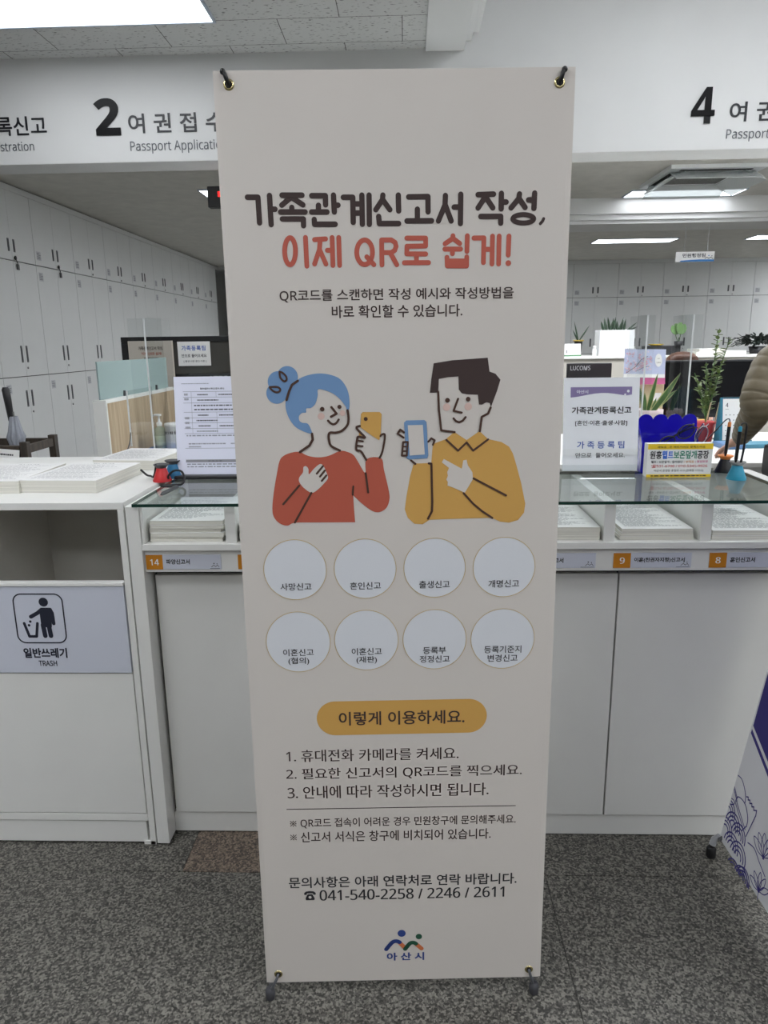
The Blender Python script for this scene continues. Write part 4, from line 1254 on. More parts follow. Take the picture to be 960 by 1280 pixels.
ad = thing('advertising_box', 'small yellow and white advertising box with bright Korean lettering on the glass', 'box', (0.787, 2.083, GZ), 0.0)
YEL = mat('advert yellow', (244, 208, 48), 0.55)
MB().box(-0.0925, 0.0925, 0.0, 0.032, 0.0, 0.0975).build('body', PAPER, ad, bevel=0.0015)
p = Print((0, 0, 0), lift=0.0005)
C1, C2, C3, C4, C5, C6 = INK, mat('advert blue', (62, 120, 222), 0.6), mat('advert green', (30, 132, 104), 0.6), mat('advert red', (206, 48, 60), 0.6), mat('advert orange', (222, 140, 50), 0.6), mat('advert magenta', (206, 60, 130), 0.6)
p.rect(-0.0922, 0.0922, 0.0, 0.0972, 0, 1)
p.rect(-0.0925, 0.0925, 0.0815, 0.0975, 7, 2).rect(-0.0925, 0.0925, 0.0, 0.0085, 7, 2)
p.text('세탁조 , 온 매트커버도 맞춰드려요', -0.066, 0.070, 0.0880, 0.0068, 1, 3, bold=0.006, res=2)
p.text('원흥', -0.0855, -0.052, 0.0655, 0.0235, 1, 2, bold=0.024)
p.text('휄트', -0.0510, -0.019, 0.0655, 0.0235, 2, 2, bold=0.026)
p.text('보온덮개', -0.0180, 0.0475, 0.0655, 0.0235, 3, 2, bold=0.024)
p.text('공장', 0.0490, 0.0820, 0.0655, 0.0235, 1, 2, bold=0.026)
p.text('휄트 / 보온덮개 / 칼라원단', -0.081, 0.0095, 0.0450, 0.0075, 1, 2, bold=0.012, res=2)
p.text('/ 부직포', 0.0125, 0.0415, 0.0450, 0.0075, 5, 2, bold=0.012, res=2)
p.text('| 철일용명', 0.0450, 0.0800, 0.0450, 0.0075, 6, 2, bold=0.012, res=2)
p.text('☎531-6700 / 010-5345-9926', -0.080, 0.0805, 0.0325, 0.0098, 4, 2, bold=0.012, res=3)
p.text('아산시 온양동 충절로 419 (용화동 172-5)', -0.071, 0.070, 0.0190, 0.0078, 1, 2, bold=0.01, res=2)
p.rows(-0.080, 0.080, 0.0015, 0.0072, 1, 1, 3, 21, fill=1, th=0.55)
p.build('front_print', [PAPER, C1, C2, C3, C4, C5, C6, YEL], ad)

t = pen_base('pen_holder', 'black cone pen holder with an orange rim, right end of the glass', (0.951, 2.16, GZ), BLACK, ORP, s=1.0)
op_ = pen_in('counter_pen', 'black pen with orange cap standing in the orange-rimmed holder', 0.950, 2.160, GZ + 0.0455, ORP, (0.004, 0.0))
(MB().tube(smooth([(0.9545, 2.160, 1.158), (0.950, 2.158, 1.166), (0.938, 2.155, 1.162), (0.920, 2.155, 1.140), (0.895, 2.165, 1.105), (0.870, 2.175, 1.060), (0.846, 2.18, 1.05)], 6, False), 0.0016, 6).build('cord', BLACK, op_, loc=-Vector(op_.location)))
t = pen_base('pen_holder', 'teal cone pen holder at the right end of the glass', (0.936, 2.045, GZ), TEAL, STEEL, s=1.0)
tp_ = pen_in('counter_pen', 'black pen with teal cap standing in the teal holder', 0.930, 2.045, GZ + 0.0455, TEAL, (0.004, 0.0))
(MB().tube([(0.9455, 2.047, GZ + 0.045), (0.950, 2.048, GZ + 0.08), (0.9535, 2.05, GZ + 0.150)], 0.0032, 8).tube(smooth([(0.9535, 2.05, GZ + 0.150), (0.950, 2.05, GZ + 0.158), (0.941, 2.048, GZ + 0.158), (0.936, 2.046, GZ + 0.1525)], 4, False), 0.0022, 8).build('cord', BLACK, tp_, loc=-Vector(tp_.location)))

# ---------------------------------------------------------------- second banner at the right edge
PX0 = Vector((0.851, 1.708, 0.0))
pu = Vector((0.008, -0.227, 0)).normalized()
al = math.radians(8.4)
pv = Vector((math.sin(al), 0, math.cos(al)))
pn = pu.cross(pv).normalized()
pb = thing('leaning_banner', 'white and purple banner with line drawings, seen edge-on at the right edge', 'banner', PX0)
PURP = mat('banner purple', (50, 40, 118), 0.7)
PLINE = mat('drawing purple', (62, 56, 128), 0.8)
WBAN = mat('white banner fabric', (222, 222, 226), 0.7)
bz = Vector((0, 0, 0.04))
sh = MB()
sh.prism([(-0.038, 0.022), (0.560, 0.0), (0.560, 1.75), (-0.030, 1.75)], bz, pu, pv, pn * -0.001)
so = sh.build('banner_sheet', WBAN, pb)
p = Print(bz, pu, pv, 0.001, 0.0006)
p.poly([(-29, 372), (265, 232), (559, 372), (559, 1749), (-29, 1749)])
p.poly([(-30, 362), (265, 216), (559, 362), (559, 350), (265, 203), (-30, 350)], 0)
p.poly([(-30, 367), (265, 222), (559, 367), (559, 362), (265, 216), (-30, 362)], 1, 1)
p.text('열린민원실', 140, 400, 700, 90, 1, 2, bold=0.02)
p.text('은', 47, 66, 396, 22, 1, 2, bold=0.02)
p.build('purple_field', [PURP, WBAN], so)
p = Print(bz, pu, pv, 0.001, 0.0006)
p.stroke(smooth([(-33, 221), (-14, 222), (4, 212), (18, 198), (25, 183), (24, 176)], 4, False), 3.0)
p.stroke([(-34, 178), (-8, 159)], 3.0).stroke([(-34, 184), (-10, 166)], 3.0)
p.stroke(smooth([(-14, 152), (-11, 170), (6, 177), (26, 176), (42, 166), (55, 148), (57, 130)], 4, False), 3.0)
p.stroke([(-14, 152), (54, 112)], 3.0).stroke([(-10, 158), (55, 120)], 3.0).stroke([(57, 132), (44, 108)], 3.0)
p.stroke(smooth([(-33, 150), (-22, 152), (-16, 148), (-20, 140), (-28, 136)], 4, False), 3.0)
p.stroke([(25, 196), (32, 200), (34, 193), (42, 198), (45, 190), (53, 196), (56, 188), (64, 194), (67, 186), (78, 193), (80, 180), (66, 108)], 3.2)
for cx, cy, r in ((-32, 104, 34), (2, 84, 36), (36, 78, 34), (-24, 52, 36), (18, 34, 36), (56, 32, 38), (92, -8, 34), (52, -14, 30), (100, 0, 30)):
    for k in (1.0, 0.72, 0.44):
        n = [(cx + r * k * math.cos(q), cy + 5 + r * k * 1.0 * math.sin(q)) for q in [math.pi * i / 14 for i in range(15)]]
        n = [q for q in n if q[0] > -36 and q[1] > 4 + (0 if q[0] > 0 else 16)]
        if len(n) > 2:
            p.stroke(n, 4.0)


def petal(x, y, a, l, w):
    d = (math.cos(a), math.sin(a))
    q = (-d[1], d[0])
    pts = [(x, y), (x + d[0] * l * 0.5 + q[0] * w, y + d[1] * l * 0.5 + q[1] * w), (x + d[0] * l, y + d[1] * l), (x + d[0] * l * 0.5 - q[0] * w, y + d[1] * l * 0.5 - q[1] * w), (x, y)]
    p.stroke(smooth(pts, 4, True) + [pts[0]], 2.4)


for a in (60, 85, 110, 135, 160):
    petal(150, 112, math.radians(a), 58, 11)
p.stroke(smooth([(80, 100), (110, 106), (140, 92), (175, 78)], 5, False), 3.0)
for a in (40, 75, 105, 140, 170):
    petal(168, 30, math.radians(a), 46, 8)
p.stroke([(168, 30), (172, 8)], 2.0)
p.build('line_drawing', PLINE, so)
a0 = PX0 * 0
f0 = bz + pu * -0.030 + pv * 0.020
MB().tube([f0 + pn * 0.004, f0 + pn * -0.012 + Vector((0, 0, 0.02)), bz + pu * 0.26 + pv * 0.8 - pn * 0.08], 0.005, 8).build('arm', ROD, pb)
MB().tube([bz + pu * 0.55 + pv * 0.02 - pn * 0.012, bz + pu * 0.26 + pv * 0.8 - pn * 0.08], 0.005, 8).build('arm', ROD, pb)
MB().tube([bz + pu * 0.26 + pv * 0.8 - pn * 0.08, bz + pu * 0.26 + pv * 1.0 - pn * 0.42 - Vector((0, 0, 1.0 - 0.0))], 0.005, 8).build('rear_leg', ROD, pb) if False else None
hubp = bz + pu * 0.26 + pv * 0.8 - pn * 0.08
MB().tube([hubp, Vector((hubp.x + 0.35, hubp.y, 0.006))], 0.0055, 8).build('rear_leg', ROD, pb)
for uu in (-0.03, 0.55):
    MB().tube([bz + pu * uu + pv * 1.735 - pn * 0.006, hubp], 0.005, 8).build('arm', ROD, pb)
SILP = mat('silver plastic', (170, 172, 176), 0.3)
MB().tube([f0 + pn * 0.004 + Vector((0, 0.006, 0.012)), f0 + pn * 0.012 + Vector((0, 0.012, -0.006)), f0 + pn * 0.016 + Vector((0, 0.012, -0.024))], [0.005, 0.0085, 0.009], 12).build('foot_joint', SILP, pb)
q = f0 + pn * 0.018 + Vector((0, 0.012, 0))
MB().lathe([(0.011, 0), (0.0135, 0.004), (0.0125, 0.028), (0.009, 0.032)], (q.x, q.y, 0), 18).build('foot', BLACK, pb)
q = bz + pu * 0.55 + pn * 0.01
MB().lathe([(0.011, 0), (0.0135, 0.004), (0.0125, 0.028), (0.009, 0.032)], (q.x, q.y, 0), 18).build('foot', BLACK, pb)
# ---------------------------------------------------------------- service counter and desks of the office
sc_ = thing('service_counter', 'low white service counter behind the writing counter, where the visitor rests a hand', 'counter', (0, 3.56, 0))
MB().box(-1.50, 6.0, -0.02, 0.84, 0.775, 0.80).build('worktop', LAMI, sc_, bevel=0.003)
for x0 in (-1.48, 0.02, 1.52, 3.02, 4.52):
    MB().box(x0, x0 + 1.465, 0.02, 0.04, 0.05, 0.775).build('front_panel', LAMI, sc_, bevel=0.001)
MB().box(-1.48, 5.98, 0.04, 0.06, 0.0, 0.775).box(-1.48, -1.46, 0.06, 0.80, 0.0, 0.775).box(5.96, 5.98, 0.06, 0.80, 0.0, 0.775).build('body', LAMI_IN, sc_)
SZ = 0.8002

# wooden end partition with frosted glass, left
sp = thing('desk_partition', 'oak and white end partition topped with frosted teal glass, left of the banner', 'partition', (-1.585, 3.70, 0))
MB().box(-0.035, 0.035, 0.0, 0.016, 0.0, 1.125).box(-0.035, 0.035, 0.016, 1.15, 1.108, 1.125).build('white_edge', LAMI, sp, bevel=0.001)
MB().box(-0.030, 0.034, 0.016, 1.15, 0.0, 1.108).build('oak_panel', WOODL, sp)
MB().box(-0.004, 0.004, 0.012, 1.10, 1.126, 1.320).build('frosted_glass', FROST, sp)
for y in (0.33, 0.86):
    MB().prism([(-0.012, 0), (0.012, 0), (0.004, 0.03), (-0.004, 0.03)], (0.004, y, 1.1255), (0, 1, 0), (0, 0, 1), (0.010, 0, 0)).build('glass_clip', DARKG, sp)

# dark framed board with a poster and a notice
DGL = mat('dark board glass', (74, 72, 68), 0.18)
bd = thing('dark_board', 'big dark glass board in a black frame behind the frosted glass', 'board', (-1.40, 5.0, 0))
MB().box(-0.55, 0.75, 0.0, 0.04, 1.395 + 0.022, 1.455).box(-0.55, -0.505, 0.0, 0.04, 0.80, 1.417).box(0.705, 0.75, 0.0, 0.04, 0.80, 1.417).box(-0.505, 0.705, 0.0, 0.04, 0.80, 0.84).build('frame', BLACK, bd, bevel=0.003)
MB().box(-0.505, 0.705, 0.012, 0.028, 0.84, 1.417).build('glass_face', DGL, bd)
MB().box(-0.505, 0.705, 0.004, 0.012, 1.175, 1.205).build('cross_rail', BLACK, bd)
for x in (-0.4, 0.6):
    MB().box(x - 0.02, x + 0.02, 0.0, 0.04, 0.0, 0.80).box(x - 0.03, x + 0.03, -0.2, 0.2, 0.0, 0.02).build('stand_leg', BLACK, bd)
PB = mat('beige poster', (206, 198, 186), 0.7)
ps = thing('poster', 'small beige copy of the banner posted on the dark board', 'poster', (-1.745, 4.996, 0.95))
MB().box(-0.155, 0.155, -0.0015, 0, 0.0, 0.478).build('sheet', PB, ps)
p = Print((0, -0.0015, 0), lift=0.0008)
p.text('가족관계신고서 작성,', -0.085, 0.085, 0.428, 0.026, 0, bold=0.02, res=2).text('이제 QR로 쉽게!', -0.066, 0.074, 0.392, 0.022, 1, bold=0.02, res=2)
p.rows(-0.05, 0.05, 0.355, 0.372, 1, 0, seed=3, fill=1)
p.disc(-0.045, 0.315, 0.02, 2).disc(0.04, 0.32, 0.018, 0).rect(-0.075, -0.015, 0.24, 0.29, 1).rect(0.012, 0.07, 0.24, 0.29, 3)
p.build('printing', [BROWN, BRED, BBLUE, BYEL], ps)
nt_ = thing('notice', 'white notice with blue and black Korean words on the dark board', 'notice', (-1.448, 4.996, 1.258))
MB().box(-0.112, 0.112, -0.0015, 0, 0.0, 0.162).build('sheet', PAPER, nt_)
p = Print((0, -0.0015, 0), lift=0.0008)
p.text('가족등록팀', -0.085, 0.080, 0.118, 0.034, 0, bold=0.02, res=2, space=1.15).text('안으로 들어오세요', -0.088, 0.085, 0.068, 0.023, 1, bold=0.02, res=2).text('[ 출생·사망·혼인·이혼 ]', -0.075, 0.080, 0.030, 0.016, 1, bold=0.01, res=2)
p.build('printing', [BLUEP, INK], nt_)

BOXB = mat('soft black casing', (26, 27, 30), 0.5)
SCRN = mat('dark monitor glass', (22, 23, 26), 0.12)
WPR = mat('pale print', (176, 178, 182), 0.6)


def monitor(label, x0, x1, y, z0, z1, brand=None, bx=None, stand_z=0.74, back=False, bh=0.02):
    t = thing('monitor', label, 'monitor', ((x0 + x1) / 2, y, stand_z))
    w = (x1 - x0) / 2
    a, b = z0 - stand_z, z1 - stand_z
    MB().box(-w, w, 0.0, 0.035, a, b).build('casing', BOXB, t, bevel=0.006)
    MB().box(-w + 0.012, w - 0.012, -0.0012, 0.0, a + 0.02, b - 0.012).build('screen' if not back else 'rear_cover', SCRN if not back else BOXB, t)
    MB().box(-0.03, 0.03, 0.036, 0.06, 0.012, (a + b) / 2).build('neck', BOXB, t)
    MB().box(-0.11, 0.11, -0.05, 0.13, 0.0, 0.012).build('foot', BOXB, t, bevel=0.004)
    if brand:
        p = Print((0, -0.0013, 0), lift=0.0008)
        p.text(brand, bx[0] - (x0 + x1) / 2, bx[1] - (x0 + x1) / 2, bx[2] - stand_z, bh, 0, res=2, bold=0.01)
        p.build('brand_lettering', WPR, t)
    return t


monitor('black monitor with pale capital letters below the white notice', -1.400, -0.86, 4.66, 0.86, 1.215, 'ATEC', (-1.270, -1.145, 1.190), SZ if False else 0.74, True, 0.026)
t = thing('desk', 'staff desk with a pale top behind the service counter on the left', 'desk', (-0.9, 4.95, 0))
MB().box(-0.62, 1.0, -0.35, 0.02, 0.715, 0.7398).build('desktop', LAMI, t, bevel=0.002)
MB().box(-0.60, -0.57, -0.33, 0.0, 0.0, 0.715).box(0.95, 0.98, -0.33, 0.0, 0.0, 0.715).build('side_panel', LAMI, t)

# clear shields on the service counter
SHE = ACEDGE


def shield(label, x, y0, y1, z1, wavy=False, face=True, w=0.10):
    """clear acrylic screen: a blade running front to back with a cross blade"""
    t = thing('acrylic_shield', label, 'shield', (x, y0, SZ))
    h = z1 - SZ
    d = y1 - y0
    if wavy:
        pts = [(0, 0), (0, h * 0.05), (0.02, h * 0.12), (0.09, h * 0.20), (0.13, h * 0.30), (0.15, h * 0.42), (0.155, h * 0.5), (0.155, h), (d, h), (d, 0)]
    else:
        pts = [(0, 0), (0, h - 0.012), (0.012, h), (d, h), (d, 0)]
    MB().prism(pts, (-0.0025, 0, 0), (0, 1, 0), (0, 0, 1), (0.005, 0, 0)).build('side_blade', CLEAR, t)
    if face:
        MB().box(-w / 2, w / 2, -0.006, -0.001, 0.0, h).build('front_blade', CLEAR, t)
    e0 = 0.155 if wavy else 0.0
    MB().box(-0.004, 0.004, e0 - 0.008, e0 - 0.0065, 0.08 if wavy else 0.0, h).build('bright_edge', SHE, t)
    if wavy:
        ed = [(0, 0, 0)] + [(0, a, b) for a, b in smooth([(0, h * 0.05), (0.02, h * 0.12), (0.09, h * 0.20), (0.13, h * 0.30), (0.15, h * 0.42), (0.155, h * 0.5)], 4, False)]
        MB().tube(ed, 0.003, 6).build('curved_edge', DARKG, t)
    return t


shield('clear acrylic shield with a curved foot, in front of the frosted glass', -1.455, 3.60, 4.12, 1.17, True, False)
shield('tall clear acrylic shield in front of the poster on the left', -1.300, 3.66, 4.05, 1.53, False, True, 0.17)
shield('tall clear acrylic shield in front of the cherry blossom calendar', 1.148, 3.58, 3.84, 1.508, False, True, 0.075)
shield('tall clear acrylic shield beside the heart-leaved plant', 1.364, 3.58, 3.84, 1.508, False, True, 0.088)

# sanitiser and tub on a blue tray, left
BTR = mat('blue tray', (78, 116, 176), 0.5)
tr = MB().box(-1.60, -1.22, 4.08, 4.34, SZ, SZ + 0.004).box(-1.60, -1.22, 4.08, 4.085, SZ, SZ + 0.018).box(-1.60, -1.22, 4.335, 4.34, SZ, SZ + 0.018).box(-1.60, -1.595, 4.085, 4.335, SZ, SZ + 0.018).box(-1.225, -1.22, 4.085, 4.335, SZ, SZ + 0.018)
tag(tr.build('tray', BTR, bevel=0.002, loc=(0.10, 0, 0)), 'flat blue tray under the sanitiser bottle and tub', 'tray')
GEL = glass_mat('gel bottle', (226, 234, 216), 0.05, 1.4, alpha=((206, 214, 194), 0.65))
WP = mat('white plastic', (232, 234, 234), 0.3)
sb = thing('sanitiser_bottle', 'clear pump bottle of hand gel with a white pump, left of the white tub', 'bottle', (-1.455, 4.2, SZ + 0.0045))
MB().lathe([(0.031, 0), (0.032, 0.004), (0.032, 0.10), (0.028, 0.118), (0.013, 0.128), (0.013, 0.136)], seg=24).build('body', GEL, sb)
MB().lathe([(0.0325, 0.02), (0.0328, 0.021), (0.0328, 0.075), (0.0325, 0.076)], seg=24).build('label_band', mat('pale green label', (198, 210, 186), 0.6), sb)
MB().lathe([(0.0155, 0.132), (0.0155, 0.152), (0.007, 0.156), (0.0055, 0.188), (0.016, 0.190), (0.016, 0.200), (0.004, 0.202)], seg=20).tube([(0, 0, 0.195), (-0.020, 0, 0.196), (-0.036, 0, 0.190)], [0.007, 0.006, 0.0045], 8).build('pump', WP, sb)
tb = thing('tub', 'white round tub with black Korean words beside the pump bottle', 'tub', (-1.35, 4.2, SZ + 0.0045))
MB().lathe([(0.066, 0), (0.068, 0.004), (0.070, 0.128), (0.073, 0.130), (0.073, 0.146), (0.069, 0.149), (0.01, 0.150)], seg=32).build('body', WP, tb)
p = Print((0, -0.072, 0), lift=0.001)
p.text('민원용 펜', -0.05, 0.055, 0.098, 0.018, bold=0.02, res=2)
p.build('lettering', INK, tb)

# umbrella and its wooden stand, far left
us_ = thing('umbrella_stand', 'dark wooden stand holding an umbrella at the left edge', 'stand', (-1.77, 3.06, 0))
for x, y in ((0.14, -0.05), (0.14, 0.20), (-0.20, -0.05), (-0.20, 0.20)):
    MB().box(x - 0.016, x + 0.016, y - 0.016, y + 0.016, 0, 1.005).build('post', WOODD, us_, bevel=0.002)
MB().box(-0.18, 0.12, -0.062, -0.040, 0.955, 0.990).box(-0.18, 0.12, 0.19, 0.21, 0.955, 0.990).box(-0.21, -0.19, -0.03, 0.18, 0.955, 0.990).box(0.13, 0.15, -0.03, 0.18, 0.955, 0.990).box(-0.18, 0.12, -0.062, -0.040, 0.80, 0.835).box(-0.19, 0.13, -0.04, 0.19, 0.05, 0.065).build('rails', WOODD, us_, bevel=0.002)
um = thing('umbrella', 'folded grey umbrella with a black handle standing at the left edge', 'umbrella', (-1.712, 3.10, 0.066))
UMF = mat('grey umbrella cloth', (148, 152, 160), 0.7, noise=0.08, nscale=40)
MB().tube([(0, 0, 0), (0, 0, 1.06)], 0.005, 8).build('shaft', STEEL, um)
MB().tube([(-0.012, 0, 1.02), (-0.016, 0, 1.10), (-0.020, 0, 1.155), (-0.020, 0, 1.165)], [0.012, 0.015, 0.016, 0.011], 14).build('handle', BLACK, um)
fold = MB()
prof = [(0.008, 0.05), (0.014, 0.15), (0.020, 0.5), (0.022, 0.80), (0.022, 0.88), (0.030, 0.935), (0.034, 0.950), (0.026, 0.975), (0.018, 1.02), (0.014, 1.04)]
vs, fs = [], []
S_ = 32
for r, z in prof:
    for k in range(S_):
        q = 2 * math.pi * k / S_
        rr = r * (1 + (0.22 if z > 0.9 else 0.08) * math.cos(8 * q))
        vs.append((rr * math.cos(q), rr * math.sin(q), z))
for i in range(len(prof) - 1):
    for k in range(S_):
        a, b = i * S_ + k, i * S_ + (k + 1) % S_
        fs.append((a, b, b + S_, a + S_))
fold.add(vs, fs, 0, True)
fold.build('canopy', UMF, um)
MB().lathe([(0.0235, 0.885), (0.026, 0.887), (0.026, 0.913), (0.0235, 0.915)], seg=24).box(0.012, 0.024, -0.024, -0.012, 0.845, 0.885).build('strap', BLACK, um)
cd = thing('sign_card', 'white printed card leaning on the umbrella stand at the left edge', 'sign', (-1.745, 2.945, 0.76), rot=(-0.16, 0.09, 0))
MB().box(-0.11, 0.085, 0, 0.002, 0.0, 0.225).build('card', PAPER, cd)
p = Print((0, 0, 0), lift=0.0008)
p.rows(-0.04, 0.06, 0.195, 0.21, 1, 0, seed=2, fill=1).rows(-0.09, 0.065, 0.14, 0.17, 1, 1, seed=4, fill=1).rows(-0.09, 0.065, 0.09, 0.12, 1, 1, seed=5, fill=1).rows(-0.05, 0.05, 0.045, 0.065, 1, 0, seed=6)
p.build('printing', [INK, mat('faded red ink', (176, 130, 126), 0.8)], cd)

# red number display
ld = thing('number_display', 'black hanging display with red glowing characters, left of the banner top', 'display', (-0.94, 4.62, 2.205))
MB().box(-0.25, 0.25, 0.0, 0.06, 0.0, 0.118).build('casing', BLACK, ld, bevel=0.003)
p = Print((0, -0.0005, 0), lift=0.0008)
p.text('대기 02', -0.185, 0.19, 0.070, 0.048, bold=0.015, res=3)
p.build('red_characters', emission('red led', 2.2, (255, 40, 40)), ld)
for x in (-0.15, 0.15):
    MB().tube([(x, 0.03, 0.118), (x, 0.03, CO - 2.205)], 0.006, 8).build('hanger', DARKG, ld)

# hanging section sign
hs = thing('hanging_sign', 'small white hanging sign with Korean words and a blue wave, right office', 'sign', (3.125, 8.30, 2.20))
MB().box(-0.206, 0.206, 0, 0.012, 0.0, 0.104).build('board', PAPER, hs, bevel=0.002)
p = Print((0, 0, 0), lift=0.0012)
p.text('민원행정팀', -0.135, 0.108, 0.066, 0.040, 0, bold=0.02, res=3)
p.poly([(-0.165, 0.002), (0.204, 0.002), (0.204, 0.022), (0.05, 0.024), (-0.06, 0.020), (-0.15, 0.014)], 1, 1)
p.stroke(smooth([(0.105, 0.032), (0.125, 0.044), (0.145, 0.034), (0.165, 0.044), (0.190, 0.030)], 4, False), 0.006, 0, 2)
p.disc(0.145, 0.062, 0.006, 1, 1).disc(0.178, 0.058, 0.005, 0, 1)
p.build('printing', [NAVY, mat('sign blue', (58, 128, 196), 0.6)], hs)
for x in (-0.120, 0.128):
    MB().tube([(x, 0.006, 0.104), (x, 0.006, 2.563 - 2.20)], 0.0028, 6).build('wire', STEEL, hs)

# ceiling cassette air conditioner with clear deflectors
ac = thing('ceiling_air_conditioner', 'white ceiling cassette air conditioner with clear deflector blades, right office ceiling', 'air conditioner', (2.62, 7.0, CO - 0.045))
a = MB()
for q in ((-0.40, 0.40, -0.42, -0.27), (-0.40, 0.40, 0.27, 0.42), (-0.40, -0.25, -0.27, 0.27), (0.25, 0.40, -0.27, 0.27)):
    a.box(*q, 0.012, 0.045)
a.build('panel', WP, ac, bevel=0.004)
MB().box(-0.25, 0.25, -0.27, 0.27, 0.020, 0.044).build('grille', mat('grey air grille', (112, 112, 110), 0.7, noise=0.3, nscale=120), ac)
for q in ((-0.30, 0.30, -0.37, -0.33), (-0.30, 0.30, 0.33, 0.37), (-0.35, -0.31, -0.25, 0.25), (0.31, 0.35, -0.25, 0.25)):
    MB().box(*q, 0.009, 0.0125).build('outlet_slot', GAP, ac)
DEF = glass_mat('pale deflector', (236, 240, 240), 0.1, 1.4, alpha=((236, 240, 240), 0.55))
for (cx, cy, ax, sgn, horiz) in ((0, -0.36, 'X', 1, True), (0, 0.36, 'X', -1, True), (-0.34, 0, 'Y', -1, False), (0.34, 0, 'Y', 1, False)):
    t0 = MB()
    R = Matrix.Translation((cx, cy, -0.03)) @ Matrix.Rotation(sgn * 0.42, 4, ax)
    if horiz:
        t0.box(-0.36, 0.36, -0.10, 0.10, -0.003, 0.003, 0, R)
    else:
        t0.box(-0.10, 0.10, -0.34, 0.34, -0.003, 0.003, 0, R)
    t0.build('deflector_blade', DEF, ac)
    br_ = MB()
    for k in (-0.2, 0.2):
        x_, y_ = (cx + k, cy) if horiz else (cx, cy + k)
        br_.box(x_ - 0.012, x_ + 0.012, y_ - 0.012, y_ + 0.012, -0.03, 0.012)
    br_.build('bracket', CLEAR, ac)

# ---------------------------------------------------------------- right-hand desks
GP = mat('warm grey panel', (186, 182, 172), 0.6, noise=0.02, nscale=8)
lowc = thing('low_cabinet', 'low warm grey cabinet with a white top rail carrying plants and papers', 'cabinet', (2.75, 6.0, 0))
MB().box(-1.70, 1.55, 0.015, 0.40, 0.0, 1.245).build('body', GP, lowc)
MB().box(-1.72, 1.57, 0.0, 0.42, 1.245, 1.265).build('top', LAMI, lowc, bevel=0.002)
TZ = 1.2652
# stand that raises things behind the rail
LEAFD, LEAFM, LEAFL = mat('dark leaf', (42, 62, 44), 0.45, noise=0.25, nscale=30), mat('mid green leaf', (74, 108, 58), 0.45, noise=0.25, nscale=30), mat('pale leaf edge', (168, 172, 112), 0.5)
SOIL = mat('soil', (60, 48, 40), 0.9, noise=0.3, nscale=60)
rnd = random.Random(4)
pb_ = thing('planter', 'white square planter with pointed succulents on the low cabinet', 'potted plant', (1.705, 6.12, TZ))
q = MB()
for b_ in ((-0.14, 0.14, -0.08, -0.07), (-0.14, 0.14, 0.07, 0.08), (-0.14, -0.13, -0.07, 0.07), (0.13, 0.14, -0.07, 0.07)):
    q.box(*b_, 0, 0.205)
q.box(-0.13, 0.13, -0.07, 0.07, 0.0, 0.18)
q.build('box_pot', WP, pb_, bevel=0.002)
MB().box(-0.128, 0.128, -0.068, 0.068, 0.18, 0.19).build('soil', SOIL, pb_)
for i in range(11):
    x = -0.09 + 0.016 * i
    l = MB().leaf((x, rnd.uniform(-0.03, 0.03), 0.185), (rnd.uniform(-0.25, 0.25) + (x + 0.02) * 2.0, rnd.uniform(-0.2, 0.2), 1), rnd.uniform(0.09, 0.13), 0.022, 0.0, up=(0, 1, 0), thick=0.004)
    l.build('leaf', LEAFD, pb_)
for d_, L_ in (((0.75, 0, 0.6), 0.11), ((0.95, 0, 0.35), 0.10)):
    MB().leaf((0.09, 0, 0.195), d_, L_, 0.016, 0, up=(0, 1, 0), thick=0.003).build('leaf', LEAFD, pb_)
pt = thing('thin_leaf_plant', 'small dark pot with a yellow rim and a few thin leaves on the low cabinet', 'potted plant', (1.425, 6.17, TZ))
MB().lathe([(0.024, 0), (0.034, 0.12), (0.034, 0.125), (0.028, 0.118), (0.004, 0.115)], seg=20).build('pot', BOXB, pt)
MB().lathe([(0.034, 0.118), (0.044, 0.122), (0.044, 0.130), (0.034, 0.128)], seg=24).build('rim', mat('ochre rim', (178, 150, 52), 0.5), pt)
for d_, L_ in (((-0.25, 0, 1), 0.17), ((0.55, 0, 0.85), 0.16), ((-0.4, 0.1, 0.8), 0.11)):
    MB().leaf((0, 0, 0.115), d_, L_, 0.013, 0, up=(0, 1, 0), thick=0.002).build('leaf', LEAFD, pt)
ct = thing('tent_card', 'white card with a green base standing before the thin-leaved plant', 'card', (1.362, 6.09, TZ))
MB().prism([(-0.02, 0.012), (0.02, 0.012), (0.002, 0.10), (-0.002, 0.10)], (-0.066, 0, 0), (0, 1, 0), (0, 0, 1), (0.130, 0, 0)).build('card', PAPER, ct)
MB().box(-0.066, 0.066, -0.022, 0.022, 0, 0.012).build('base', mat('muted green', (92, 136, 100), 0.6), ct)
p = Print((0, -0.0175, 0.02), (1, 0, 0), (0, 0.2, 1), 1, 0.001)
p.rect(-0.056, -0.046, 0.005, 0.03)
p.build('printing', GREY_INK, ct)
for i, (x0, x1, z, h, s) in enumerate(((1.28, 1.56, 0, 0.008, 1), (1.29, 1.53, 0.0082, 0.007, 2), (1.33, 1.55, 0.0154, 0.006, 3))):
    pass
bt = thing('small_bottle', 'small white bottle standing left of the white planter', 'bottle', (1.532, 6.06, TZ))
MB().lathe([(0.015, 0), (0.016, 0.004), (0.016, 0.052), (0.010, 0.058), (0.010, 0.062), (0.012, 0.063), (0.012, 0.080), (0.003, 0.081)], seg=18).build('body', WP, bt)
bb_ = thing('black_box', 'black box with a yellow dish on top, behind the calendar', 'box', (2.09, 6.16, TZ))
MB().box(-0.13, 0.15, -0.06, 0.06, 0, 0.075).build('body', BOXB, bb_, bevel=0.003)
yd = thing('yellow_dish', 'shallow yellow dish on the black box', 'dish', (2.055, 6.15, TZ + 0.0755))
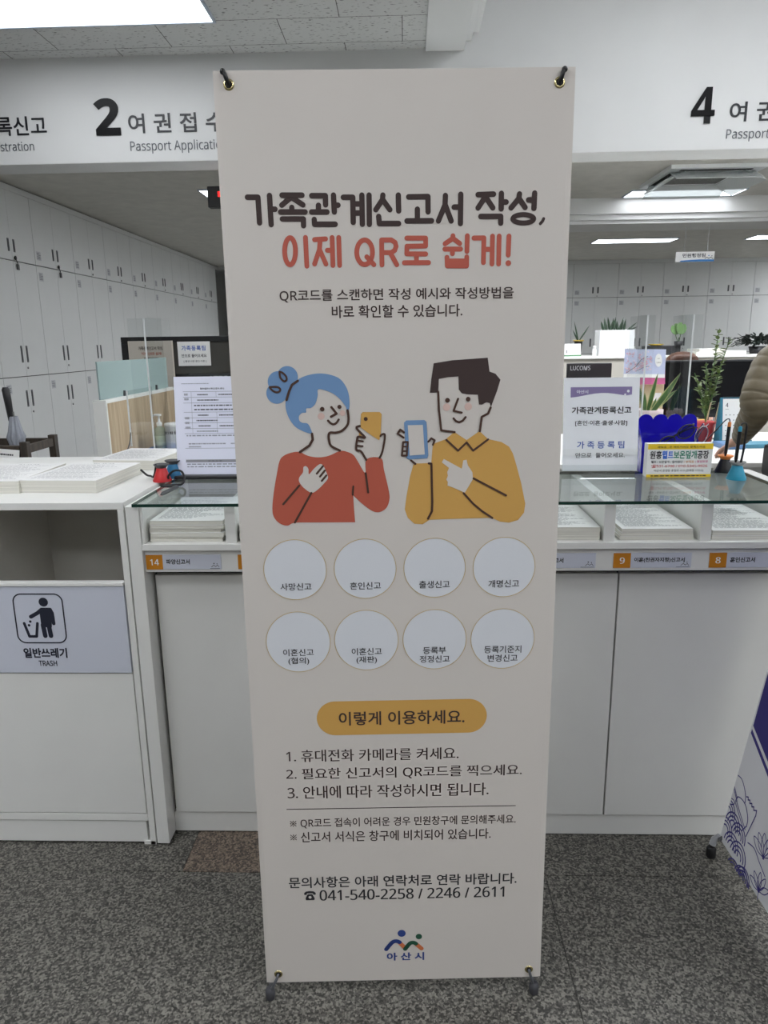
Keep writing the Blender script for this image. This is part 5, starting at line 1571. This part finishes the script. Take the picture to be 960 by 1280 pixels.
MB().lathe([(0.040, 0), (0.060, 0.010), (0.062, 0.014), (0.056, 0.012), (0.038, 0.004), (0.003, 0.004)], seg=24).build('dish', mat('yellow glaze', (206, 178, 62), 0.4), yd)
hp = thing('heart_leaf_plant', 'plant with heart-shaped green leaves rising above the black box', 'potted plant', (2.22, 6.10, TZ + 0.0755))
MB().lathe([(0.030, 0), (0.036, 0.035), (0.032, 0.033), (0.003, 0.03)], seg=18).build('pot', BOXB, hp)
LH = mat('fresh leaf', (78, 112, 56), 0.4, noise=0.15, nscale=25)
for x, z, s, rot in ((-0.035, 0.135, 0.062, 0.5), (0.012, 0.140, 0.066, -0.4)):
    MB().tube([(x * 0.2, 0, 0.03), (x * 0.7, 0, 0.07), (x, 0.0, z - 0.02)], 0.003, 6).build('stem', LEAFM, hp)
    pts = []
    for k in range(24):
        q = 2 * math.pi * k / 24
        r = s * (0.62 + 0.32 * (abs(math.sin(q / 2)) ** 0.6))
        r *= (0.72 if abs(q) < 0.2 or abs(q - 2 * math.pi) < 0.2 else 1)
        pts.append((r * math.sin(q) * 0.8, r * math.cos(q) * 0.85))
    c_, s_ = math.cos(rot), math.sin(rot)
    MB().prism([(a_ * c_ - b_ * s_, a_ * s_ + b_ * c_) for a_, b_ in pts][::-1], (x, -0.006, z), (1, 0.25, 0), (0, 0.2, 1), (0, 0.003, 0)).build('leaf', LH, hp)
for i, (x, w_, h) in enumerate(((2.45, 0.21, 0.024), (2.47, 0.20, 0.020), (2.655, 0.18, 0.030))):
    z = TZ + (0 if i != 1 else 0.0262)
    bundle(x - w_ / 2, x + w_ / 2, 6.04, 6.30, z, h, ['lower pile of papers on the low cabinet beside the dark bush', 'upper pile of papers on the low cabinet left of the staff hair', 'pile of papers on the low cabinet behind the staff hair'][i], 70 + i, ink=False)
bu = thing('bushy_plant', 'dark bushy plant on the low cabinet by the visitor', 'potted plant', (2.90, 6.2, TZ))
MB().lathe([(0.05, 0), (0.065, 0.06), (0.06, 0.058), (0.004, 0.05)], seg=20).build('pot', BOXB, bu)
fo = MB()
rnd = random.Random(8)
for i in range(260):
    a_, e_ = rnd.uniform(0, 6.28), rnd.uniform(0.0, 1.2)
    r = rnd.uniform(0.03, 0.15)
    b0 = (r * math.cos(a_) * 1.15, r * math.sin(a_) * 0.6, 0.07 + rnd.uniform(0, 0.09) * (1 - r * 2))
    fo.leaf(b0, (math.cos(a_), math.sin(a_) * 0.6, rnd.uniform(-0.3, 0.9)), rnd.uniform(0.03, 0.055), 0.026, 0.01, n=3)
fo.build('foliage', mat('very dark leaf', (30, 40, 36), 0.5), bu)

# desk in front of the low cabinet
dk = thing('staff_desk', 'long white staff desk with monitors behind the service counter on the right', 'desk', (2.4, 4.45, 0))
MB().box(-1.45, 2.4, 0.0, 0.75, 0.715, 0.7398).build('desktop', LAMI, dk, bevel=0.002)
for x in (-1.43, 0.4, 2.36):
    MB().box(x, x + 0.03, 0.02, 0.73, 0, 0.715).build('side_panel', LAMI, dk)
monitor('dark monitor with pale capital letters above the white office sign', 1.085, 1.383, 4.98, 1.00, 1.243, 'LUCOMS', (1.105, 1.238, 1.212), 0.74, True, 0.030)
monitor('large black monitor in front of the seated clerk', 1.605, 2.26, 4.72, 0.90, 1.262, None, None, 0.74)
monitor('narrow black monitor behind the cherry blossom calendar', 1.58, 1.80, 5.05, 0.82, 1.235, None, None, 0.74, True)

# cherry blossom calendar on a beige memo board
mb_ = thing('memo_board', 'beige memo stand with small notes under the cherry blossom calendar', 'board', (1.515, 4.58, 0.74))
MB().box(-0.075, 0.085, 0.0, 0.05, 0.0, 0.385).build('board', mat('beige board', (206, 188, 152), 0.7), mb_, bevel=0.003)
p = Print((0, 0, 0), lift=0.0008)
p.rows(-0.06, -0.01, 0.20, 0.24, 2, 0, seed=5, fill=1).rows(0.01, 0.07, 0.16, 0.24, 3, 0, seed=6, fill=1).rect(0.0, 0.07, 0.28, 0.33, 1)
p.build('memo_lettering', [GREY_INK, PAPER], mb_)
cb = thing('blossom_calendar', 'desk calendar with a cherry blossom picture and pink base', 'calendar', (1.458, 4.565, 1.1255))
PINK = mat('pink card', (206, 100, 150), 0.6)
MB().prism([(-0.03, 0), (0.06, 0), (0.02, 0.205), (0.010, 0.205)], (-0.075, 0, 0), (0, 1, 0), (0, 0, 1), (0.205, 0, 0)).build('base', PINK, cb)
SKY_ = mat('calendar sky', (190, 198, 224), 0.7)
MB().prism([(-0.125, 0.045), (0.125, 0.038), (0.132, 0.208), (-0.118, 0.213)], (0, -0.036, 0), (1, 0, 0), (0, 0.18, 1), (0, 0.003, 0)).build('leaf_sheet', SKY_, cb)
p = Print((0, -0.036, 0), (1, 0, 0), (0, 0.18, 1), 1, 0.001)
p.poly([(-0.125, 0.045), (0.125, 0.038), (0.126, 0.060), (-0.124, 0.066)], 1, 1)
rnd = random.Random(12)
for i in range(150):
    x, y = rnd.uniform(-0.115, 0.045), rnd.uniform(0.072, 0.20)
    if rnd.random() < 0.75 - (x + 0.115) * 3 or abs((y - 0.07) - (x + 0.1) * 0.55) < 0.02:
        p.disc(x, y, rnd.uniform(0.003, 0.0065), 2 if rnd.random() < 0.6 else 3, 1 + i * 0.02, n=7)
p.stroke([(-0.11, 0.07), (-0.05, 0.11), (-0.02, 0.15), (0.02, 0.17)], 0.003, 4, 5).stroke([(-0.05, 0.08), (0.0, 0.105), (0.03, 0.11)], 0.0025, 4, 5)
p.disc(0.085, 0.145, 0.021, 1, 5, ry=0.040)
p.text('Calm', 0.073, 0.097, 0.132, 0.010, 4, 6, res=2).stroke([(0.078, 0.155), (0.092, 0.156)], 0.002, 4, 6)
p.build('picture', [SKY_, PAPER, mat('blossom pink', (216, 166, 180), 0.7), mat('blossom white', (232, 208, 214), 0.7), BROWN], cb)
sprl = MB()
for k in range(22):
    sprl.ring if False else None
    x = -0.112 + 0.0108 * k
    sprl.tube([(x, 0.004, 0.206), (x, -0.002, 0.2155), (x, 0.008, 0.217), (x, 0.013, 0.206)], 0.0009, 5)
sprl.build('spiral_binding', DARKG, cb)

# sansevieria in its pale pink pot
sv = thing('snake_plant', 'snake plant with yellow-edged leaves in a pale pink pot behind the blue rack', 'potted plant', (1.310, 3.97, SZ))
MB().lathe([(0.056, 0), (0.062, 0.004), (0.073, 0.198), (0.078, 0.200), (0.078, 0.226), (0.073, 0.226), (0.069, 0.212), (0.004, 0.209)], seg=32).build('pot', mat('pale pink pot', (226, 208, 210), 0.5), sv)
MB().lathe([(0.0695, 0.208), (0.004, 0.214)], seg=24).build('soil', mat('white pebbles', (206, 206, 200), 0.8, noise=0.3, nscale=90), sv)
LV = LEAFM
for b0, d_, L_, w_, dr in (((-0.015, 0, 0.205), (-0.30, 0, 1), 0.17, 0.026, 0), ((-0.02, -0.01, 0.205), (-0.06, 0.0, 1), 0.11, 0.026, 0), ((0.0, 0.01, 0.205), (0.20, 0, 1), 0.215, 0.028, 0), ((0.005, -0.01, 0.205), (0.72, 0, 0.70), 0.19, 0.030, 0.01), ((0.01, -0.02, 0.205), (0.60, -0.05, 0.80), 0.23, 0.036, -0.03), ((0.02, 0.0, 0.205), (0.3, 0.3, 0.8), 0.09, 0.024, 0)):
    MB().leaf(b0, d_, L_, w_, dr, up=(0, 1, 0), mi=0, edge=1, thick=0.002, n=9).build('leaf', [LV, LEAFL], sv)

# tall leafy plant in a red pot
zp = thing('feathery_plant', 'tall feathery green plant in a red pot before the black monitor', 'potted plant', (1.772, 4.33, SZ))
MB().lathe([(0.040, 0), (0.056, 0.105), (0.060, 0.107), (0.060, 0.118), (0.054, 0.117), (0.004, 0.105)], seg=24).build('pot', mat('red clay pot', (176, 56, 60), 0.5), zp)
rnd = random.Random(3)
for k, (dx, H_) in enumerate(((-0.03, 0.36), (0.10, 0.50), (-0.09, 0.30), (0.03, 0.55), (-0.06, 0.22), (0.06, 0.33))):
    st = MB()
    lean_ = dx
    pts = [(lean_ * (t_ / 6) ** 1.4, rnd.uniform(-0.004, 0.004), 0.10 + H_ * t_ / 6) for t_ in range(7)]
    st.tube(pts, [0.005 - 0.0005 * i for i in range(7)], 6)
    st.build('stem', LEAFM, zp)
    lf = MB()
    for i in range(int(H_ * 66)):
        t_ = 0.25 + 0.75 * i / (H_ * 66)
        x, z = lean_ * t_ ** 1.4, 0.10 + H_ * t_
        a_ = rnd.uniform(0, 6.28)
        lf.leaf((x, 0, z), (math.cos(a_), math.sin(a_) * 0.6, rnd.uniform(0.2, 0.9)), rnd.uniform(0.034, 0.06) * (1.15 - 0.5 * t_), 0.024, 0.006, n=3)
    lf.build('foliage', mat('feathery leaf', (94, 112, 58), 0.5, noise=0.3, nscale=30), zp)
for dx in (0.0, 0.05):
    MB().tube([(dx - 0.01, -0.02, 0.09), (dx + 0.012, -0.02, 0.23)], 0.0045, 6).build('support_stick', mat('pale stick', (190, 172, 140), 0.7), zp)

# April calendar, blue tray, small boxes
cal = thing('april_calendar', 'white April desk calendar with a teal frame in front of the black monitor', 'calendar', (1.905, 4.25, SZ))
MB().prism([(-0.04, 0), (0.05, 0), (0.012, 0.262), (0.0, 0.262)], (-0.092, 0, 0), (0, 1, 0), (0, 0, 1), (0.184, 0, 0)).build('base', mat('teal board', (42, 116, 140), 0.6), cal)
MB().prism([(-0.078, 0.02), (0.092, 0.02), (0.090, 0.255), (-0.080, 0.255)], (0, -0.041, 0), (1, 0, 0), (0, 0.152, 1), (0, 0.002, 0)).build('month_sheet', PAPER, cal)
p = Print((0, -0.041, 0), (1, 0, 0), (0, 0.152, 1), 1, 0.001)
p.text('4', -0.064, -0.050, 0.222, 0.024, 0, bold=0.02, res=3)
p.rect(-0.066, -0.046, 0.198, 0.200, 1)
for r in range(5):
    for k in range(7):
        p.rect(-0.064 + 0.022 * k, -0.057 + 0.022 * k, 0.163 - 0.03 * r, 0.168 - 0.03 * r, 1)
p.build('dates', [INK, GREY_INK], cal)
sprl = MB()
for k in range(18):
    x = -0.074 + 0.0095 * k
    sprl.tube([(x, -0.004, 0.254), (x, -0.006, 0.264), (x, 0.003, 0.267), (x, 0.010, 0.258)], 0.001, 5)
sprl.build('spiral_binding', DARKG, cal)
tag(MB().box(1.74, 1.86, 3.98, 4.14, SZ, SZ + 0.028).build('blue_box', mat('pale blue plastic', (92, 128, 172), 0.4), bevel=0.006), 'shallow pale blue box in front of the red plant pot', 'box')
tag(MB().box(1.865, 2.06, 4.02, 4.16, SZ, SZ + 0.022).build('teal_folder', mat('teal folder', (70, 132, 156), 0.5), bevel=0.002), 'teal folder lying before the April calendar', 'folder')
tag(MB().box(1.62, 1.70, 4.46, 4.56, 0.74, 0.90).build('file_box', mat('teal file box', (52, 122, 120), 0.6), bevel=0.002), 'teal file box behind the feathery plant', 'box')
tag(MB().box(1.80, 1.86, 4.50, 4.58, 0.74, 0.905).build('file_box', mat('yellow file box', (190, 160, 84), 0.6), bevel=0.002), 'small yellow file box behind the red pot', 'box')
# ---------------------------------------------------------------- people
SKIN = mat('skin', (206, 164, 142), 0.55, noise=0.03, nscale=30)
HAIRB = mat('brown hair', (84, 54, 40), 0.5, noise=0.25, nscale=60)
HAIRD = mat('dark hair', (46, 36, 32), 0.5, noise=0.2, nscale=60)
JACK = mat('olive quilted nylon', (106, 96, 75), 0.55, noise=0.06, nscale=20, bump=0.12, bscale=35)
FUR = mat('beige knit hood', (206, 190, 166), 0.95, noise=0.12, nscale=70, bump=0.6, bscale=110)
TROU = mat('black trousers', (26, 26, 29), 0.75, noise=0.1, nscale=40)
KNIT = mat('grey knit', (120, 116, 120), 0.9, noise=0.05)


def skin_mesh(name, J, E_, m_, parent, sub=2, root=None):
    me = bpy.data.meshes.new(name)
    bm = bmesh.new()
    lay = bm.verts.layers.skin.verify()
    vs = {}
    for k, (co, r) in J.items():
        v = bm.verts.new(co)
        v[lay].radius = (r, r) if not isinstance(r, tuple) else r
        v[lay].use_root = (k == root)
        vs[k] = v
    for a, b in E_:
        bm.edges.new((vs[a], vs[b]))
    bm.to_mesh(me)
    bm.free()
    me.materials.append(m_)
    o = bpy.data.objects.new(name, me)
    COL.objects.link(o)
    s = o.modifiers.new('skin', 'SKIN')
    s.use_smooth_shade = True
    u = o.modifiers.new('smooth', 'SUBSURF')
    u.levels = sub
    u.render_levels = sub
    if parent:
        o.parent = parent
    return o


def hand(J, E_, tag_, wrist, d, side, up, curl=0.25):
    """palm and five fingers: d = pointing direction, side = towards the thumb, up = back of the hand"""
    d, side, up = Vector(d).normalized(), Vector(side).normalized(), Vector(up).normalized()
    w = Vector(wrist)
    pk = tag_ + 'palm'
    J[pk] = (w + d * 0.045, (0.030, 0.016))
    E_.append((tag_ + 'wrist', pk))
    lens = [(0.028, 0.074), (0.010, 0.082), (-0.009, 0.076), (-0.027, 0.060)]
    for i, (off, L_) in enumerate(lens):
        b0 = w + d * (0.078 - abs(i - 1.3) * 0.005) + side * off
        prev = pk
        for j, t in enumerate((0.0, 0.42, 0.74, 1.0)):
            spread = side * off * 0.55 * t
            q = b0 + d * (L_ * t * math.cos(curl * t)) + spread - up * (L_ * t * t * math.sin(curl))
            k = f'{tag_}f{i}{j}'
            J[k] = (q, 0.0088 - 0.0008 * j)
            E_.append((prev, k))
            prev = k
    prev = pk
    for j, q in enumerate((w + d * 0.030 + side * 0.034, w + d * 0.055 + side * 0.052 - up * 0.004, w + d * 0.080 + side * 0.060 - up * 0.010)):
        k = f'{tag_}t{j}'
        J[k] = (q, (0.012, 0.0102, 0.0090)[j])
        E_.append((prev, k))
        prev = k


# visitor at the counter: faces the office, left hand resting on the worktop
VX, VY = 1.815, 3.27
vis = thing('person', 'person in an olive quilted jacket and black trousers resting a hand on the counter', 'person', (VX, VY, 0))
J, E_ = {}, []
J['pelvis'] = (Vector((0, 0, 0.86)), (0.145, 0.10))
J['waist'] = (Vector((0, 0.01, 1.02)), (0.125, 0.092))
J['chest'] = (Vector((0, 0.03, 1.20)), (0.145, 0.105))
J['collar'] = (Vector((0, 0.03, 1.345)), (0.085, 0.065))
J['neck'] = (Vector((0, 0.04, 1.41)), 0.052)
J['skull_low'] = (Vector((0, 0.065, 1.475)), (0.062, 0.075))
J['skull'] = (Vector((0, 0.06, 1.545)), (0.075, 0.092))
J['crown'] = (Vector((0, 0.045, 1.605)), (0.055, 0.066))
for a, b in (('pelvis', 'waist'), ('waist', 'chest'), ('chest', 'collar'), ('collar', 'neck'), ('neck', 'skull_low'), ('skull_low', 'skull'), ('skull', 'crown')):
    E_.append((a, b))
wr_l = Vector((-0.238, 0.180, 0.928))
wr_r = Vector((0.20, 0.34, 0.86))
for s, sh, el, wr in (('l', Vector((-0.185, 0.03, 1.315)), Vector((-0.262, -0.01, 1.075)), wr_l), ('r', Vector((0.185, 0.03, 1.315)), Vector((0.275, 0.06, 1.06)), wr_r)):
    J[s + 'sh'] = (sh, 0.058)
    J[s + 'el'] = (el, 0.040)
    J[s + 'wrist'] = (wr, (0.026, 0.020))
    E_ += [('collar', s + 'sh'), (s + 'sh', s + 'el'), (s + 'el', s + 'wrist')]
hand(J, E_, 'l', wr_l, (-0.42, 0.70, -0.52), (0.80, 0.60, 0.1), (-0.15, 0.55, 0.82), 0.38)
hand(J, E_, 'r', wr_r, (0.0, 0.9, -0.28), (-1, 0, 0), (0, 0.3, 0.9), 0.3)
for s, sg in (('l', -1), ('r', 1)):
    J[s + 'hip'] = (Vector((sg * 0.095, 0, 0.82)), 0.088)
    J[s + 'knee'] = (Vector((sg * 0.10, 0.01, 0.46)), 0.056)
    J[s + 'calf'] = (Vector((sg * 0.10, -0.01, 0.32)), 0.054)
    J[s + 'ankle'] = (Vector((sg * 0.10, -0.02, 0.085)), 0.036)
    J[s + 'toe'] = (Vector((sg * 0.115, 0.12, 0.03)), 0.026)
    E_ += [('pelvis', s + 'hip'), (s + 'hip', s + 'knee'), (s + 'knee', s + 'calf'), (s + 'calf', s + 'ankle'), (s + 'ankle', s + 'toe')]
skin_mesh('body', J, E_, SKIN, vis, 2, 'pelvis')


def quilt_tube(mb, pts, rad, puff, n, seg=20, flat=1.0, amp=0.07):
    """padded tube: rings bulge between stitched seams"""
    P_ = smooth([tuple(q) for q in pts], 28, False)
    R_ = smooth([(r, 0) for r in rad], 28, False)
    k = len(P_)
    rs = []
    for i in range(k):
        t = i / (k - 1) * n
        rs.append(R_[i][0] * (1 + amp * (abs(math.sin(math.pi * t)) ** 0.38 - 0.7)))
    return mb.tube(P_, rs, seg, flat=flat)


jk = MB()
quilt_tube(jk, [(0, 0.0, 0.93), (0, 0.0, 0.99), (0, 0.02, 1.08), (0, 0.03, 1.22), (0, 0.03, 1.33), (0, 0.03, 1.375), (0, 0.035, 1.43)], [0.208, 0.212, 0.208, 0.214, 0.206, 0.165, 0.080], 0.0, 14, 30, flat=0.72, amp=0.05)
for sg, sh, el, wr in ((-1, (-0.120, 0.03, 1.352), (-0.268, -0.018, 1.085), wr_l), (1, (0.120, 0.03, 1.352), (0.285, 0.05, 1.07), wr_r)):
    wv = Vector(wr)
    ev = Vector(el)
    cuff = ev + (wv - ev) * 0.93
    quilt_tube(jk, [sh, (sh[0] + sg * 0.078, sh[1], sh[2] - 0.075), tuple(ev + Vector((0, 0, 0.06))), tuple(ev), tuple(ev + (cuff - ev) * 0.5), tuple(cuff)], [0.066, 0.078, 0.070, 0.064, 0.056, 0.040], 0.0, 15, 18, amp=0.075)
jk.build('jacket', JACK, vis)
st_ = MB()
for zz in (0.9, 1.0, 1.1, 1.2):
    pass
hd = MB()
vs, fs = [], []
prof = [(0.075, 1.36), (0.112, 1.375), (0.128, 1.41), (0.136, 1.46), (0.136, 1.52), (0.126, 1.585), (0.098, 1.64), (0.055, 1.668), (0.006, 1.675)]
S_ = 28
for r, z in prof:
    for k in range(S_):
        q = 2 * math.pi * k / S_
        rr = r * (1 + 0.03 * math.sin(5 * q + z * 40))
        yy = rr * math.sin(q)
        yy = min(yy, 0.045 if z > 1.42 else 0.09)          # open towards the face
        vs.append((rr * math.cos(q), 0.03 + yy * 0.95, z))
for i in range(len(prof) - 1):
    for k in range(S_):
        a, b = i * S_ + k, i * S_ + (k + 1) % S_
        fs.append((a, b, b + S_, a + S_))
hd.add(vs, fs, 0, True)
hd.build('hood', FUR, vis)
tr_ = {}
te = []
tr_['w'] = (Vector((0, 0, 0.985)), (0.150, 0.108))
te.append(('p', 'w'))
tr_['p'] = (Vector((0, 0, 0.87)), (0.160, 0.115))
for s, sg in (('l', -1), ('r', 1)):
    tr_[s + 'h'] = (Vector((sg * 0.092, 0, 0.76)), 0.096)
    tr_[s + 'k'] = (Vector((sg * 0.102, 0.01, 0.46)), 0.072)
    tr_[s + 'a'] = (Vector((sg * 0.102, -0.02, 0.075)), 0.060)
    te += [('p', s + 'h'), (s + 'h', s + 'k'), (s + 'k', s + 'a')]
skin_mesh('trousers', tr_, te, TROU, vis, 2, 'p')
for sg in (-1, 1):
    MB().tube([(sg * 0.102, -0.08, 0.046), (sg * 0.104, -0.04, 0.05), (sg * 0.108, 0.04, 0.044), (sg * 0.114, 0.13, 0.034), (sg * 0.116, 0.165, 0.028)], [0.030, 0.042, 0.043, 0.036, 0.016], 14, flat=0.8).build('shoe', BLACK, vis)
# small black shoulder bag on its strap
strap = smooth([(0.10, -0.03, 1.42), (0.0, -0.150, 1.28), (-0.10, -0.165, 1.12), (-0.205, -0.130, 1.0), (-0.205, -0.11, 0.935)], 8, False)
MB().tube(strap, 0.009, 8, flat=0.5).build('bag_strap', BLACK, vis)
MB().box(-0.235, -0.185, -0.17, -0.04, 0.80, 0.94).build('bag', BLACK, vis, bevel=0.015)
MB().tube([Vector(wr_l) + Vector((0.03 * math.cos(q), 0.018 * math.cos(q), 0.024 * math.sin(q))) + (Vector((-0.268, -0.018, 1.085)) - wr_l) * 0.02 for q in [2 * math.pi * k / 16 for k in range(17)]], 0.004, 6, caps=False).build('bracelet', BLACK, vis)

# clerk seated behind the large monitor: mostly the top of the brown hair shows
KX, KY = 2.02, 5.44
ch = thing('office_chair', 'office chair under the seated clerk, hidden behind the monitor', 'chair', (KX, KY + 0.02, 0))
MB().box(-0.23, 0.23, -0.22, 0.22, 0.41, 0.47).build('seat', BOXB, ch, bevel=0.02)
MB().box(-0.21, 0.21, 0.22, 0.26, 0.52, 0.95).build('backrest', BOXB, ch, bevel=0.015)
MB().tube([(0, 0.24, 0.56), (0, 0.22, 0.43), (0, 0.05, 0.40)], 0.014, 8).tube([(0, 0, 0.08), (0, 0, 0.41)], 0.025, 12).build('column', STEEL, ch)
for k in range(5):
    a_ = 2 * math.pi * k / 5
    lg = MB().tube([(0, 0, 0.09), (0.26 * math.cos(a_), 0.26 * math.sin(a_), 0.06)], [0.022, 0.013], 8)
    o = lg.build('leg', BOXB, ch)
    MB().ball((0.26 * math.cos(a_), 0.26 * math.sin(a_), 0.028), 0.028, 12, 8).build('caster', BLACK, o)
ck = thing('person', 'seated clerk with brown hair showing above the large black monitor', 'person', (KX, KY, 0))
J, E_ = {}, []
J['pelvis'] = (Vector((0, 0.05, 0.575)), (0.15, 0.105))
J['chest'] = (Vector((0, 0.03, 0.86)), (0.14, 0.10))
J['collar'] = (Vector((0, 0.02, 1.00)), (0.08, 0.06))
J['neck'] = (Vector((0, 0.01, 1.06)), 0.048)
J['jaw'] = (Vector((0, -0.02, 1.115)), (0.058, 0.070))
J['skull'] = (Vector((0, -0.005, 1.195)), (0.074, 0.090))
J['crown'] = (Vector((0, 0.0, 1.255)), (0.05, 0.06))
J['nose'] = (Vector((0, -0.112, 1.165)), 0.012)
for a, b in (('pelvis', 'chest'), ('chest', 'collar'), ('collar', 'neck'), ('neck', 'jaw'), ('jaw', 'skull'), ('skull', 'crown')):
    E_.append((a, b))
J.pop('nose')
for s, sg in (('l', 1), ('r', -1)):
    J[s + 'sh'] = (Vector((sg * 0.18, 0.02, 0.965)), 0.055)
    J[s + 'el'] = (Vector((sg * 0.23, -0.06, 0.74)), 0.040)
    J[s + 'wrist'] = (Vector((sg * 0.16, -0.30, 0.775)), (0.026, 0.02))
    E_ += [('collar', s + 'sh'), (s + 'sh', s + 'el'), (s + 'el', s + 'wrist')]
    hand(J, E_, s, (sg * 0.16, -0.30, 0.775), (-sg * 0.1, -1, -0.05), (-sg, 0, 0), (0, 0, 1), 0.3)
    J[s + 'hip'] = (Vector((sg * 0.095, -0.02, 0.56)), 0.085)
    J[s + 'knee'] = (Vector((sg * 0.10, -0.40, 0.545)), 0.058)
    J[s + 'ankle'] = (Vector((sg * 0.10, -0.38, 0.10)), 0.036)
    J[s + 'toe'] = (Vector((sg * 0.10, -0.51, 0.03)), 0.028)
    E_ += [('pelvis', s + 'hip'), (s + 'hip', s + 'knee'), (s + 'knee', s + 'ankle'), (s + 'ankle', s + 'toe')]
skin_mesh('body', J, E_, SKIN, ck, 2, 'pelvis')
fc = MB()
for sg in (-1, 1):
    fc.ball((sg * 0.030, -0.083, 1.185), 0.010, 10, 6)
fc.build('eyes', BLACK, ck)
MB().tube([(0, -0.080, 1.185), (0, -0.100, 1.155), (0, -0.090, 1.148)], [0.006, 0.011, 0.006], 8).build('nose', SKIN, ck)
MB().tube([(-0.022, -0.078, 1.122), (0, -0.086, 1.120), (0.022, -0.078, 1.122)], 0.004, 6).build('mouth', mat('lips', (168, 96, 92), 0.5), ck)
hr = MB()
vs, fs = [], []
prof = [(0.088, 1.04), (0.098, 1.10), (0.106, 1.17), (0.106, 1.225), (0.096, 1.262), (0.070, 1.288), (0.035, 1.301), (0.004, 1.304)]
for r, z in prof:
    for k in range(S_):
        q = 2 * math.pi * k / S_
        yy = r * math.sin(q)
        if z < 1.235:
            yy = max(yy, -0.040)
        vs.append((r * math.cos(q) * 1.12, 0.012 + yy * 1.05, z))
for i in range(len(prof) - 1):
    for k in range(S_):
        a, b = i * S_ + k, i * S_ + (k + 1) % S_
        fs.append((a, b, b + S_, a + S_))
hr.add(vs, fs, 0, True)
hr.build('hair', HAIRB, ck)
sw = MB()
sw.tube(smooth([(0, 0.05, 0.50), (0, 0.05, 0.64), (0, 0.03, 0.84), (0, 0.02, 0.97), (0, 0.015, 1.04)], 6, False), [r for r, _ in smooth([(0.185, 0), (0.175, 0), (0.185, 0), (0.14, 0), (0.062, 0)], 6, False)], 26, flat=0.70)
for sg in (-1, 1):
    sw.tube(smooth([(sg * 0.12, 0.02, 0.99), (sg * 0.185, 0.02, 0.94), (sg * 0.23, -0.06, 0.74), (sg * 0.165, -0.28, 0.772)], 6, False), [r for r, _ in smooth([(0.055, 0), (0.066, 0), (0.052, 0), (0.036, 0)], 6, False)], 16)
sw.build('sweater', KNIT, ck)
tr_, te = {}, []
tr_['p'] = (Vector((0, 0.04, 0.575)), (0.165, 0.115))
for s, sg in (('l', 1), ('r', -1)):
    tr_[s + 'h'] = (Vector((sg * 0.098, -0.03, 0.56)), 0.094)
    tr_[s + 'k'] = (Vector((sg * 0.10, -0.40, 0.545)), 0.068)
    tr_[s + 'a'] = (Vector((sg * 0.10, -0.38, 0.11)), 0.055)
    te += [('p', s + 'h'), (s + 'h', s + 'k'), (s + 'k', s + 'a')]
skin_mesh('trousers', tr_, te, TROU, ck, 2, 'p')
